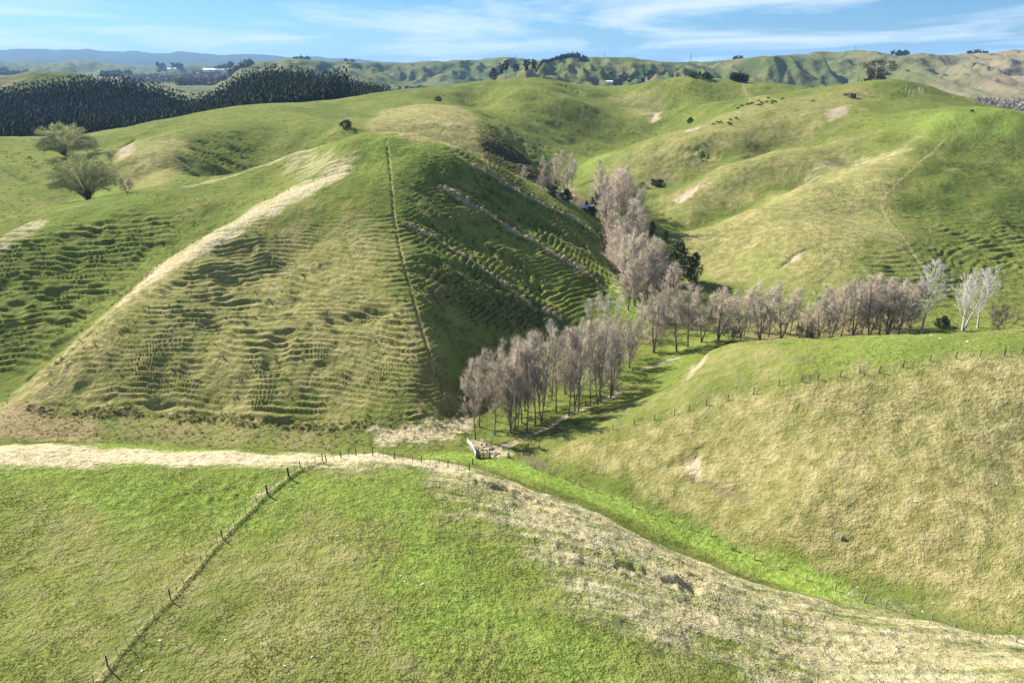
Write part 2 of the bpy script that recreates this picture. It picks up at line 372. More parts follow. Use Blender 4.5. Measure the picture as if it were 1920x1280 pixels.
# -- slumps and cut banks
for q, w, a in [("893 905|945 918|985 935", .3, .5), ("1165 1064|1215 1085|1290 1102", .5, .9), ("850 425|950 490|1010 545", 2.2, 2.6), ("900 360|1000 420|1080 455", 2.2, 2.6), ("1462 500|1488 480|1514 470", .5, .9), ("212 300|230 278|255 266", .9, 1.3), ("1225 222|1240 208", .8, 1.2), ("365 275|400 290|430 300", 1.3, 1.6), ("380 262|405 272", 1.0, 1.3), ("480 786|520 790|545 787", .5, 1.3), ("1264 378|1300 356|1330 342", .5, .9), ("10 285|50 300|80 312", 1.2, 1.3), ("20 320|60 342", 1.2, 1.3), ("935 255|950 285|970 310", 3.0, 2.2), ("990 300|1020 325", 2.0, 1.8), ("1283 285|1310 280|1330 292", 2.0, 1.8), ("1060 160|1085 172", 2.0, 1.8), ("840 345|880 358|905 366", 1.0, 1.5), ("880 430|905 440", 1.0, 1.4), ("790 492|860 500|930 530|1000 570", 1.2, 1.3), ("1270 865|1290 858|1312 850", .4, .7), ("1310 895|1400 925", .3, .5), ("205 590|140 655|85 705", 1.0, 1.0)]:
    line('slump', q, w, a, 1.2*w+.4, 1.2*w+.3)
line('bank', "150 1320|204 1254|321 1126|418 1012|502 929|542 897|564 881|605 868", .10, 1.0, .35, .12)
line('tan', "150 1320|204 1254|321 1126|418 1012|502 929|542 897|564 881|605 868", .12, .8, .3, .12)
line('slump', "725 263|732 330|738 400|752 480|775 560|800 650|830 740|845 772", .18, .85, .35, .1)
_built = None
def build_patches():
    global _built
    _built = []
    for p in PATCH:
        q = _plan(p[2])
        if len(q) < 2: continue
        _built.append((p[0], p[1], q) + p[3:])
def covers(x, y):
    """amount of every cover at the points x, y"""
    out = {k: np.zeros(len(x), np.float32) for k in ('dry', 'tan', 'lush', 'soil', 'mud', 'brown', 'terr', 'rough', 'slump', 'bank')}
    wn1 = vnoise(x/7.0, y/7.0); wn2 = vnoise(x/7.0+50, y/7.0+80); wn3 = vnoise(x/2.2, y/2.2); wn4 = vnoise(x/2.2+31, y/2.2+7)
    ordx = np.argsort(y); ys = y[ordx]
    for p in _built:
        attr, kind, q, amt, soft, warp = p[:6]; w = p[6] if len(p) > 6 else 0
        pad = soft+warp+w+1
        i0, i1 = np.searchsorted(ys, [q[:, 1].min()-pad, q[:, 1].max()+pad])
        idx = ordx[i0:i1]
        idx = idx[(x[idx] > q[:, 0].min()-pad) & (x[idx] < q[:, 0].max()+pad)]
        if len(idx) == 0: continue
        px = x[idx]+warp*(.7*wn1[idx]+.4*wn3[idx]); py = y[idx]+warp*(.7*wn2[idx]+.4*wn4[idx])
        n = len(q); d2 = np.full(len(idx), 1e12); ins = np.zeros(len(idx), bool)
        for k in range(n if kind == 'area' else n-1):
            ax, ay = q[k]; bx, by = q[(k+1) % n]; ex, ey = bx-ax, by-ay; L = ex*ex+ey*ey+1e-9
            t = np.clip(((px-ax)*ex+(py-ay)*ey)/L, 0, 1)
            d2 = np.minimum(d2, (px-ax-t*ex)**2+(py-ay-t*ey)**2)
            if kind == 'area':
                cr = (ay > py) != (by > py)
                ins ^= cr & (px < ex*(py-ay)/(ey if abs(ey) > 1e-9 else 1e-9)+ax)
        d = np.sqrt(d2)
        if kind == 'area': m = sstep(-soft, soft, np.where(ins, d, -d))
        else: m = 1-sstep(w, w+soft, d)
        out[attr][idx] = np.maximum(out[attr][idx], (amt*m).astype(np.float32))
    return out
def Hfull(x, y, cov=None):
    """ground height with its steps, hummocks and slips"""
    x = np.atleast_1d(np.asarray(x, float)); y = np.atleast_1d(np.asarray(y, float))
    z = H0(x, y)
    if cov is None: cov = covers(x, y)
    e = 1.0
    hx = (H0(x+e, y)-H0(x-e, y))/(2*e); hy = (H0(x, y+e)-H0(x, y-e))/(2*e)
    sl = np.hypot(hx, hy); r = np.hypot(x, y)
    nearw = 1-sstep(700, 950, r)
    steep = sstep(.08, .38, sl)
    und = 1.9*fbm(x/40+9, y/40, 3)*sstep(255, 340, r)*(.35+steep) + .45*vnoise(x/11+60, y/8)*sstep(240, 340, r)*(.4+steep) + .60*fbm(x/26, y/26, 3)*(.35+steep) + .26*vnoise(x/6.5, y/6.5)*(.25+steep) + .11*vnoise(x/2.6+3, y/2.6)*(.35+steep) + .10*np.clip(vnoise(x/1.3, y/1.3+8), -.2, 1)*(.5+.6*steep)
    # sheep tracks follow the contour; wider ones on the faces turned from the sun
    def tracks(per, ox):
        ph = z/per + .85*fbm(x/22+ox, y/22, 2) + .26*vnoise(x/5.0, y/5.0+ox) + .07*vnoise(x/2.0, y/2.0+ox)
        f = ph-np.floor(ph)
        return np.where(f < .26, f/.26, 1-(f-.26)/.74)*2-1     # steep riser, long tread
    wide = np.clip(sstep(-34, -20, x)*(1-sstep(42, 60, x))*sstep(165, 185, y)*(1-sstep(300, 330, y)) + sstep(90, 112, -x)*(1-sstep(300, 330, r))*sstep(-10, 10, y-150+.35*(-x-110)), 0, 1)
    brk = np.clip(.7+.8*vnoise(x/6.0+9, y/3.0+4)+.4*vnoise(x/2.6, y/1.8+7), .05, 1.6)
    tamt = np.clip(cov['terr']+.18+.16*sstep(250, 320, r)+.16*vnoise(x/45, y/45), 0, 1.05)*steep
    st = (.38*tracks(.84, 0)*(1-wide) + .46*tracks(1.0, 5)*wide)*tamt*brk
    # second, broken set of tracks and small slumps
    sl2 = np.clip(vnoise(x/6.5+70, y/4.2+20)-.25, 0, 1)
    st = st - 1.6*sl2*cov['terr']*steep
    # tussocks
    tu = np.clip(vnoise(x/.85, y/.85)+.05, 0, 1)*.34 + np.clip(vnoise(x/1.9+5, y/1.9), 0, 1)*.50
    tuss = tu*(cov['rough']*1.15 + .10 + .12*cov['terr'] + .06*cov['dry'])
    scar = -.9*cov['soil']*(.6+.4*vnoise(x/3, y/3))*sstep(.12, .3, sl)
    scar = scar + .30*cov['bank'] - .85*cov['slump']*(.7+.5*vnoise(x/1.7+3, y/1.7))
    return z + (und + st + tuss + scar)*nearw

def node(nt, t, **k):
    n = nt.nodes.new(t)
    for a, b in k.items(): setattr(n, a, b)
    return n
def new_mat(name):
    m = bpy.data.materials.new(name); m.use_nodes = True; m.node_tree.nodes.clear()
    nt = m.node_tree; o = node(nt, 'ShaderNodeOutputMaterial'); b = node(nt, 'ShaderNodeBsdfPrincipled')
    nt.links.new(b.outputs[0], o.inputs[0]); b.inputs['Roughness'].default_value = .9
    b.inputs['Specular IOR Level'].default_value = .15
    return m, nt, b
def mathn(nt, op, a, b=None, clamp=False):
    n = node(nt, 'ShaderNodeMath', operation=op); n.use_clamp = clamp
    for i, v in enumerate((a, b)):
        if v is None: continue
        if isinstance(v, (int, float)): n.inputs[i].default_value = v
        else: nt.links.new(v, n.inputs[i])
    return n.outputs[0]
def mixc(nt, f, a, b, blend='MIX'):
    n = node(nt, 'ShaderNodeMix', data_type='RGBA', blend_type=blend)
    for i, v in ((0, f), (6, a), (7, b)):
        if isinstance(v, (int, float)): n.inputs[i].default_value = v
        elif isinstance(v, tuple): n.inputs[i].default_value = v + (1,)*(4-len(v))
        else: nt.links.new(v, n.inputs[i])
    return n.outputs[2]
def noise(nt, vec, scale, detail=4, rough=.55, dist=0):
    n = node(nt, 'ShaderNodeTexNoise'); n.inputs['Scale'].default_value = scale; n.inputs['Detail'].default_value = detail
    n.inputs['Roughness'].default_value = rough; n.inputs['Distortion'].default_value = dist
    if vec is not None: nt.links.new(vec, n.inputs['Vector'])
    return n.outputs[0]
def ramp(nt, v, a, b):
    n = node(nt, 'ShaderNodeMapRange'); n.inputs[1].default_value = a; n.inputs[2].default_value = b; n.clamp = True
    n.interpolation_type = 'SMOOTHSTEP'
    nt.links.new(v, n.inputs[0]); return n.outputs[0]

def ground_material():
    m, nt, b = new_mat('pasture')
    geo = node(nt, 'ShaderNodeNewGeometry').outputs['Position']
    def attr(a):
        return node(nt, 'ShaderNodeAttribute', attribute_name=a).outputs['Fac']
    n60 = noise(nt, geo, .022, 3); n12 = noise(nt, geo, .09, 4); n3 = noise(nt, geo, .38, 4, .6); n1 = noise(nt, geo, 1.3, 3, .65); n03 = noise(nt, geo, 4.5, 2, .7)
    nsum = mathn(nt, 'ADD', mathn(nt, 'MULTIPLY', n12, .35), mathn(nt, 'ADD', mathn(nt, 'MULTIPLY', n3, .4), mathn(nt, 'MULTIPLY', n1, .25)))
    def patchy(a, k=2.2, off=0.0):                # a cover breaks up where its amount is middling
        t = mathn(nt, 'MULTIPLY', mathn(nt, 'SUBTRACT', nsum, .5), k)
        s = attr(a)
        t = mathn(nt, 'MULTIPLY', t, mathn(nt, 'MULTIPLY', mathn(nt, 'MINIMUM', mathn(nt, 'MULTIPLY', s, 4.0), 1.0), 1.0))
        return mathn(nt, 'ADD', s, t, True)
    green = mixc(nt, ramp(nt, n60, .35, .65), (.112, .142, .030), (.168, .196, .043))
    green = mixc(nt, ramp(nt, n12, .5, .75), green, (.200, .196, .058))
    green = mixc(nt, mathn(nt, 'MULTIPLY', ramp(nt, n3, .50, .66), .75), green, (.062, .090, .022))
    col = mixc(nt, patchy('tan', 2.6), green, mixc(nt, ramp(nt, n3, .35, .65), (.225, .203, .076), (.355, .308, .138)))
    col = mixc(nt, patchy('lush', 3.0), col, mixc(nt, ramp(nt, n1, .35, .65), (.128, .205, .034), (.250, .318, .066)))
    col = mixc(nt, patchy('brown', 2.4), col, mixc(nt, ramp(nt, n1, .35, .65), (.16, .105, .055), (.36, .27, .16)))
    mp = node(nt, 'ShaderNodeMapping'); mp.inputs['Rotation'].default_value = (0, 0, math.radians(32)); mp.inputs['Scale'].default_value = (.10, 1.5, .5); nt.links.new(geo, mp.inputs[0])
    streak = noise(nt, mp.outputs[0], .55, 4, .6)
    dsum = mathn(nt, 'MULTIPLY', mathn(nt, 'SUBTRACT', mathn(nt, 'ADD', mathn(nt, 'MULTIPLY', streak, .7), mathn(nt, 'MULTIPLY', n1, .3)), .5), 4.0)
    sd = attr('dry'); dsum = mathn(nt, 'ADD', sd, mathn(nt, 'MULTIPLY', dsum, mathn(nt, 'MINIMUM', mathn(nt, 'MULTIPLY', sd, 3.0), 1.0)), True)
    col = mixc(nt, dsum, col, mixc(nt, ramp(nt, n1, .3, .7), (.38, .32, .185), (.58, .50, .33)))
    rg = attr('rough')
    col = mixc(nt, mathn(nt, 'MULTIPLY', mathn(nt, 'MULTIPLY', rg, ramp(nt, n1, .5, .62)), .55), col, (.11, .105, .05))
    col = mixc(nt, patchy('mud', 1.5), col, mixc(nt, n1, (.10, .075, .055), (.17, .13, .095)))
    col = mixc(nt, patchy('soil', 1.6), col, mixc(nt, ramp(nt, n1, .3, .7), (.30, .23, .15), (.55, .46, .33)))
    col = mixc(nt, mathn(nt, 'MULTIPLY', ramp(nt, n03, .5, .8), .22), col, (.07, .085, .03))
    nt.links.new(col, b.inputs['Base Color'])
    bm1 = node(nt, 'ShaderNodeBump'); bm1.inputs['Strength'].default_value = .9; bm1.inputs['Distance'].default_value = .6
    hh = mathn(nt, 'ADD', mathn(nt, 'MULTIPLY', n3, 1.1), mathn(nt, 'ADD', mathn(nt, 'MULTIPLY', n1, 1.0), mathn(nt, 'MULTIPLY', n03, .35))); nt.links.new(hh, bm1.inputs['Height'])
    nt.links.new(bm1.outputs[0], b.inputs['Normal']); b.inputs['Roughness'].default_value = 1.0; b.inputs['Specular IOR Level'].default_value = .05
    return m
def far_material():
    m, nt, b = new_mat('far_pasture')
    g = node(nt, 'ShaderNodeNewGeometry'); geo = g.outputs['Position']
    n1 = noise(nt, geo, .004, 5, .6); n2 = noise(nt, geo, .02, 4, .6); n3 = noise(nt, geo, .0013, 3)
    steep = mathn(nt, 'SUBTRACT', 1.0, node(nt, 'ShaderNodeSeparateXYZ').outputs[2])
    sx = nt.nodes[-1]; nt.links.new(g.outputs['Normal'], sx.inputs[0])
    green = mixc(nt, ramp(nt, n1, .35, .65), (.065, .095, .028), (.11, .13, .043))
    col = mixc(nt, ramp(nt, n2, .48, .66), green, (.16, .145, .07))
    col = mixc(nt, mathn(nt, 'MULTIPLY', ramp(nt, n3, .52, .66), .5), col, (.165, .135, .085))
    scrub = mathn(nt, 'MULTIPLY', ramp(nt, n1, .54, .64), ramp(nt, n2, .40, .56))
    col = mixc(nt, mathn(nt, 'MULTIPLY', scrub, .8), col, (.035, .052, .025))
    col = mixc(nt, node(nt, 'ShaderNodeAttribute', attribute_name='brown').outputs['Fac'], col, mixc(nt, ramp(nt, n2, .4, .6), (.25, .19, .13), (.17, .16, .09)))
    col = mixc(nt, node(nt, 'ShaderNodeAttribute', attribute_name='bush').outputs['Fac'], col, (.030, .045, .025))
    fb = node(nt, 'ShaderNodeBump'); fb.inputs['Strength'].default_value = 1.0; fb.inputs['Distance'].default_value = 14; nt.links.new(noise(nt, geo, .016, 5, .6), fb.inputs['Height']); nt.links.new(fb.outputs[0], b.inputs['Normal'])
    nt.links.new(col, b.inputs['Base Color']); b.inputs['Roughness'].default_value = 1.0; b.inputs['Specular IOR Level'].default_value = .03
    return m
def grid_mesh(name, X, Y, Z, mat, attrs, wrap=True):
    nr, nc = X.shape
    me = bpy.data.meshes.new(name)
    co = np.stack([X, Y, Z], -1).reshape(-1, 3).astype(np.float32)
    i = np.arange(nr-1)[:, None]*nc; j = np.arange(nc if wrap else nc-1)[None]
    j2 = (j+1) % nc
    q = np.stack([i+j, i+j2, i+nc+j2, i+nc+j], -1).reshape(-1, 4).astype(np.int32)
    me.vertices.add(len(co)); me.vertices.foreach_set('co', co.ravel())
    me.loops.add(q.size); me.loops.foreach_set('vertex_index', q.ravel())
    me.polygons.add(len(q)); me.polygons.foreach_set('loop_start', np.arange(0, q.size, 4, dtype=np.int32))
    me.polygons.foreach_set('loop_total', np.full(len(q), 4, np.int32))
    me.polygons.foreach_set('use_smooth', np.ones(len(q), bool))
    for a, v in attrs.items():
        at_ = me.attributes.new(a, 'FLOAT', 'POINT'); at_.data.foreach_set('value', v.astype(np.float32).ravel())
    me.update(); me.validate()
    me.materials.append(mat)
    o = bpy.data.objects.new(name, me); scene.collection.objects.link(o)
    return o
def fan(rs, half_of_r, n_in, n_out):
    """rows of points around the viewpoint, close together where the valley lies"""
    s = np.linspace(-1, 1, n_in); t = np.linspace(0, 1, n_out+2)[1:-1]
    az = []
    for r in rs:
        h = half_of_r(r); az.append(np.r_[s*h, h+t*(2*math.pi-2*h)])
    az = np.array(az); R = rs[:, None]*np.ones_like(az)
    return R*np.sin(az), R*np.cos(az)
build_patches()
QUICK = False
def rows(spec):
    out = [spec[0][0]]
    for a, b, s0, s1 in spec:
        r = a
        while r < b-1e-6:
            t = (r-a)/(b-a); r += s0+(s1-s0)*t; out.append(min(r, b))
    return np.array(out)
rs = rows([(4, 38, 3, 1.0), (38, 100, .36, .38), (100, 130, .5, .5), (130, 215, .29, .31), (215, 285, .42, .44), (285, 450, .45, 1.1), (450, 970, 1.2, 3.4)])
X, Y = fan(rs, lambda r: math.radians(50)-math.radians(11)*float(sstep(60, 220, r)), 800, 46)
cov = covers(X.ravel(), Y.ravel())
Z = Hfull(X.ravel(), Y.ravel(), cov)
ground = grid_mesh('ground', X, Y, Z.reshape(X.shape), ground_material(), {k: cov[k] for k in ('dry', 'tan', 'lush', 'soil', 'mud', 'brown', 'rough')})
ground['kind'] = 'structure'; ground['label'] = 'steep grazed pasture hills and valley floor'
print('ground', X.shape, time.time()-T_START)
rf = np.r_[np.geomspace(955, 3400, 270), np.geomspace(3400, 16500, 120)[1:]]
X, Y = fan(rf, lambda r: math.radians(38.5), 560, 44)
Zf = H0(X.ravel(), Y.ravel())
near_drop = 2.0*(1-sstep(955, 975, np.hypot(X, Y).ravel()))
th = (X/np.maximum(Y, 1)).ravel()
hills = grid_mesh('far_hills', X, Y, (Zf-near_drop).reshape(X.shape), far_material(),
   {'brown': sstep(.48, .66, th)*(Y.ravel() > 0)*.8, 'bush': sstep(6500, 8000, Y.ravel())*.85})
hills['kind'] = 'structure'; hills['label'] = 'ranges of hazy farmland hills along the horizon'
def gz(x, y): return float(Hfull([x], [y])[0])
def spot(u, v):
    """point of the ground seen at a place in the picture"""
    x, y, z = ray_ground([u], [v], n=500, y1=14000)
    return float(x[0]), float(y[0])
print('hills', time.time()-T_START)
# ---------------------------------------------------------------- haze
hz_m = bpy.data.materials.new('haze'); hz_m.use_nodes = True; hn = hz_m.node_tree; hn.nodes.clear()
ho = node(hn, 'ShaderNodeOutputMaterial'); hv = node(hn, 'ShaderNodeVolumePrincipled')
hv.inputs['Color'].default_value = (.30, .55, .95, 1); hv.inputs['Density'].default_value = .58e-4; hv.inputs['Anisotropy'].default_value = .1
hn.links.new(hv.outputs[0], ho.inputs['Volume'])
hb = bmesh.new(); bmesh.ops.create_cube(hb, size=1)
hm = bpy.data.meshes.new('haze'); hb.to_mesh(hm); hb.free(); hm.materials.append(hz_m)
haze = bpy.data.objects.new('haze', hm); scene.collection.objects.link(haze); haze['kind'] = 'stuff'; haze['label'] = 'thin blue haze filling the air over the hills'
haze.scale = (34400, 34400, 330); haze.location = (0, 0, 330/2-40)
# ---------------------------------------------------------------- helpers for things
COL = scene.collection
def tag(o, label=None, cat=None, group=None, kind=None):
    if label: o['label'] = label
    if cat: o['category'] = cat
    if group: o['group'] = group
    if kind: o['kind'] = kind
    return o
def empty(name, loc, rz=0, scale=1.0):
    o = bpy.data.objects.new(name, None); COL.objects.link(o); o.location = loc; o.rotation_euler = (0, 0, rz)
    o.scale = (scale,)*3 if isinstance(scale, (int, float)) else scale
    o.empty_display_size = .2
    return o
def mesh_from(name, V, Fc, mat, smooth=False):
    me = bpy.data.meshes.new(name); me.from_pydata([tuple(v) for v in V], [], Fc)
    if smooth: me.polygons.foreach_set('use_smooth', np.ones(len(Fc), bool))
    me.materials.append(mat); me.update(); return me
def put(name, me, parent=None, loc=(0, 0, 0), rot=(0, 0, 0), scale=(1, 1, 1)):
    o = bpy.data.objects.new(name, me); COL.objects.link(o); o.parent = parent
    o.location = loc; o.rotation_euler = rot; o.scale = scale; return o
def tri_mesh(name, V, T, mat):
    V = np.asarray(V, np.float32); T = np.asarray(T, np.int32)
    me = bpy.data.meshes.new(name); me.vertices.add(len(V)); me.vertices.foreach_set('co', V.ravel())
    me.loops.add(T.size); me.loops.foreach_set('vertex_index', T.ravel())
    me.polygons.add(len(T)); me.polygons.foreach_set('loop_start', np.arange(0, T.size, 3, dtype=np.int32)); me.polygons.foreach_set('loop_total', np.full(len(T), 3, np.int32))
    me.materials.append(mat); me.update(); me.validate(); return me
def plain_mat(name, c1, c2, scale=3.0, rough=.9, rnd=0.0, bump=0.0):
    m, nt, b = new_mat(name)
    p = node(nt, 'ShaderNodeTexCoord').outputs['Object']
    n = noise(nt, p, scale, 4, .6)
    col = mixc(nt, ramp(nt, n, .32, .68), c1, c2)
    if rnd:
        r = node(nt, 'ShaderNodeObjectInfo').outputs['Random']
        col = mixc(nt, 1.0, col, mixc(nt, r, (1-rnd,)*3, (1+rnd,)*3), 'MULTIPLY')
    nt.links.new(col, b.inputs['Base Color']); b.inputs['Roughness'].default_value = rough
    if bump:
        bm = node(nt, 'ShaderNodeBump'); bm.inputs['Strength'].default_value = bump; nt.links.new(n, bm.inputs['Height']); nt.links.new(bm.outputs[0], b.inputs['Normal'])
    return m
M = {}
M['bark'] = plain_mat('poplar_bark', (.15, .12, .095), (.26, .215, .17), 1.5, .9, .15)
M['twig'] = plain_mat('poplar_twigs', (.315, .262, .20), (.45, .385, .295), .5, .9, .2)
M['pale_bark'] = plain_mat('pale_bark', (.42, .39, .35), (.62, .59, .54), 1.5)
M['pale_twig'] = plain_mat('pale_twigs', (.38, .35, .32), (.56, .53, .49), .6)
M['willow_bark'] = plain_mat('willow_bark', (.11, .10, .06), (.19, .17, .10), 1.2)
M['willow_twig'] = plain_mat('willow_twigs', (.29, .31, .12), (.42, .43, .19), .4)
M['leaf'] = plain_mat('evergreen_leaves', (.028, .048, .016), (.085, .105, .035), .35, .8)
M['gum_leaf'] = plain_mat('gum_leaves', (.050, .060, .032), (.115, .110, .062), .3, .8)
M['pine_leaf'] = plain_mat('pine_needles', (.014, .026, .014), (.034, .052, .024), .4, .9)
M['shrub_leaf'] = plain_mat('shrub_leaves', (.025, .042, .015), (.06, .075, .028), .6, .9)
M['grey_shrub'] = plain_mat('bare_shrub_twigs', (.13, .105, .085), (.23, .19, .155), .6, .9)
M['plantation'] = plain_mat('plantation_needles', (.013, .023, .008), (.024, .036, .013), .15, 1.0, .25)
M['wood_dark'] = plain_mat('weathered_dark_timber', (.045, .036, .028), (.10, .082, .062), 6, .9)
M['wood_pale'] = plain_mat('weathered_pale_timber', (.22, .18, .13), (.36, .31, .24), 6, .9)
M['wire'] = plain_mat('galvanised_wire', (.16, .16, .155), (.24, .24, .23), 4, .6)
M['iron'] = plain_mat('galvanised_iron', (.40, .44, .50), (.55, .59, .64), 1.2, .5)
M['hide'] = plain_mat('black_hide', (.010, .009, .008), (.022, .018, .015), 2, .7)
M['stone'] = plain_mat('limestone', (.45, .42, .37), (.68, .65, .6), 3, .9)
M['white_paint'] = plain_mat('white_paint', (.72, .72, .70), (.82, .82, .80), 1, .6)
M['roof_grey'] = plain_mat('grey_roof', (.36, .37, .38), (.5, .5, .52), 1, .5)
M['steel'] = plain_mat('pylon_steel', (.16, .17, .18), (.24, .25, .26), 1, .6)
M['dark_pane'] = plain_mat('window_pane', (.02, .025, .03), (.04, .045, .05), 1, .1)
ORD = ['first','second','third','fourth','fifth','sixth','seventh','eighth','ninth','tenth','eleventh','twelfth','thirteenth','fourteenth','fifteenth','sixteenth','seventeenth','eighteenth','nineteenth','twentieth','twenty-first','twenty-second','twenty-third','twenty-fourth','twenty-fifth','twenty-sixth','twenty-seventh','twenty-eighth','twenty-ninth','thirtieth']

# ---------------------------------------------------------------- tree builders
class Tubes:
    def __init__(s): s.V = []; s.T = []
    def tube(s, P, R, k):
        P = [np.asarray(p, float) for p in P]; base = len(s.V); n = len(P)
        for i, p in enumerate(P):
            d = P[min(i+1, n-1)]-P[max(i-1, 0)]; d = d/(np.linalg.norm(d)+1e-9)
            a = np.cross(d, (0, 0, 1.) if abs(d[2]) < .9 else (1., 0, 0)); a /= np.linalg.norm(a)+1e-9; b = np.cross(d, a)
            for q in range(k):
                an = 2*math.pi*q/k; s.V.append(p+R[i]*(math.cos(an)*a+math.sin(an)*b))
        for i in range(n-1):
            for q in range(k):
                A = base+i*k+q; B = base+i*k+(q+1) % k; s.T += [(A, B, B+k), (A, B+k, A+k)]
    def spike(s, p, q, r):
        p = np.asarray(p); q = np.asarray(q); d = q-p; d = d/(np.linalg.norm(d)+1e-9)
        a = np.cross(d, (0, 0, 1.) if abs(d[2]) < .9 else (1., 0, 0)); a /= np.linalg.norm(a)+1e-9; b = np.cross(d, a)
        n = len(s.V); s.V += [p+r*a, p+r*(-.5*a+.87*b), p+r*(-.5*a-.87*b), q]; s.T += [(n, n+1, n+3), (n+1, n+2, n+3), (n+2, n, n+3)]
def bend(rng, p, d, L, n, up=0.0, jit=.08):
    P = [np.array(p, float)]; d = np.array(d, float); d /= np.linalg.norm(d)
    for i in range(n):
        d = d+np.array([rng.normal(0, jit), rng.normal(0, jit), up/n+rng.normal(0, jit*.6)]); d /= np.linalg.norm(d)
        P.append(P[-1]+d*L/n)
    return P
def along(P, t):
    f = t*(len(P)-1); i = min(int(f), len(P)-2); a = f-i; d = P[i+1]-P[i]
    return P[i]*(1-a)+P[i+1]*a, d/(np.linalg.norm(d)+1e-9)
def side_dir(rng, d, ang):
    r = rng.normal(size=3); r -= r.dot(d)*d; r /= np.linalg.norm(r)+1e-9
    return d*math.cos(ang)+r*math.sin(ang)
def bare_tree(seed, Hh, n_stem=1, lean=.05, n1=26, a1=(22, 40), len1=.34, up1=.5, n2=9, n3=10, low=.14, r0=.18, tw=1.1, twr=.022, stem_spread=.12, prof=.2):
    """leafless tree: trunk with limbs, and a crown of fine twigs"""
    rng = np.random.RandomState(seed); tr = Tubes(); cr = Tubes(); a0 = rng.uniform(0, 6.28)
    for s in range(n_stem):
        an = a0+6.283*s/n_stem+rng.uniform(-.3, .3); sp = stem_spread*rng.uniform(.7, 1.2) if n_stem > 1 else lean
        h = Hh*(1 if s == 0 else rng.uniform(.78, .97))
        P = bend(rng, (rng.normal(0, .12), rng.normal(0, .12), -.25), (math.cos(an)*sp, math.sin(an)*sp, 1), h, 8, .25, .035)
        tr.tube(P, [max(r0*(1-.93*i/8)**.9*(.8 if s else 1)*(1.25 if i == 0 else 1), .02) for i in range(9)], 6)
        m1 = int(n1/(n_stem**.75))
        for i in range(m1):
            t = low+(.97-low)*((i+rng.uniform(0, 1))/m1)
            p, d = along(P, t)
            tn = (t-low)/(1-low)
            ang = math.radians(rng.uniform(*a1))*(1.25-.6*tn)
            L = Hh*len1*((1-tn)**.62+.06)*(.5+.5*min(1, tn/prof))*rng.uniform(.75, 1.15)
            Q = bend(rng, p, side_dir(rng, d, ang), L, 4, up1, .07)
            rb = max(r0*(1-.9*t)*.42, .02)
            tr.tube(Q, [rb, rb*.75, rb*.5, rb*.3, rb*.12], 4)
            m2 = max(3, int(n2*L/(Hh*len1)*1.3))
            for k in range(m2):
                t2 = .18+.82*(k+rng.uniform(0, 1))/m2
                p2, d2 = along(Q, t2)
                L2 = L*.36*(1-.45*t2)*rng.uniform(.7, 1.3)+.35
                S = bend(rng, p2, side_dir(rng, d2, math.radians(rng.uniform(22, 50))), L2, 2, .35, .08)
                cr.spike(S[0], S[1], max(rb*.22, twr*1.2)); cr.spike(S[1], S[2], twr*1.2)
                for q in range(n3):
                    p3, d3 = along(S, rng.uniform(.15, 1)); e = side_dir(rng, d3, math.radians(rng.uniform(12, 50))); e = e+np.array([0, 0, .25])
                    cr.spike(p3, p3+e*tw*rng.uniform(.5, 1.2), twr*rng.uniform(.7, 1.2))
    return tr, cr
def leaf_spray(cr, rng, c, rad, n, size, flat=.75):
    for i in range(n):
        d = rng.normal(size=3); d /= np.linalg.norm(d); rr = rad*rng.uniform(.35, 1)**.5
        p = c+d*rr*np.array([1, 1, flat])
        a = rng.normal(size=3); a /= np.linalg.norm(a); b = np.cross(a, d); b /= np.linalg.norm(b)+1e-9
        s = size*rng.uniform(.6, 1.3); m = len(cr.V)
        cr.V += [p-a*s*.5, p+b*s*.45, p+a*s*.6+d*s*.2, p-b*s*.45+d*s*.15]; cr.T += [(m, m+1, m+2), (m, m+2, m+3)]
def leafy_tree(seed, Hh, width, clumps, leaves, size, trunk_r=.4, bare=.22, shape='round', flat=.75, crad=.26):
    rng = np.random.RandomState(seed); tr = Tubes(); cr = Tubes()
    P = bend(rng, (0, 0, -.3), (rng.normal(0, .05), rng.normal(0, .05), 1), Hh*.86, 6, .1, .04)
    tr.tube(P, [trunk_r*(1-.85*i/6) for i in range(7)], 7)
    for i in range(clumps):
        t = bare+(1-bare)*(i+rng.uniform(0, 1))/clumps
        if shape == 'round': w = math.sin(math.pi*min(1, .12+.88*(t-bare)/(1-bare)))**.6
        elif shape == 'umbrella': w = .45+.75*(t-bare)/(1-bare) if t < .85 else .8
        else: w = 1-.85*(t-bare)/(1-bare)
        an = i*2.4+rng.uniform(-.5, .5); rr = width*.5*w*rng.uniform(.35, .9)
        z = Hh*(t*.94)
        c = np.array([math.cos(an)*rr, math.sin(an)*rr, z]); p, d = along(P, min(max(t*.9-.06, .12), .98))
        tr.tube([p, (p+c)*.5+np.array([0, 0, rr*.05]), c], [trunk_r*.32, trunk_r*.2, .04], 4)
        rad = width*crad*rng.uniform(.6, 1.15)*(.6+.4*w)
        leaf_spray(cr, rng, c, rad, leaves, size, flat)
    return tr, cr
def tree_data(name, tr, cr, bark, leaf):
    return (tri_mesh(name+'_trunk', tr.V, tr.T, bark), tri_mesh(name+'_crown', cr.V, cr.T, leaf))
def place_tree(name, data, x, y, scale, rz, label, cat='tree', group=None, sink=.05, tilt=(0, 0), z=None):
    zz = gz(x, y) if z is None else z
    e = empty(name, (x, y, zz-sink), rz, scale); e.rotation_euler = (tilt[0], tilt[1], rz)
    put('trunk', data[0], e); put('crown', data[1], e)
    return tag(e, label, cat, group)
rnd = random.Random(11)
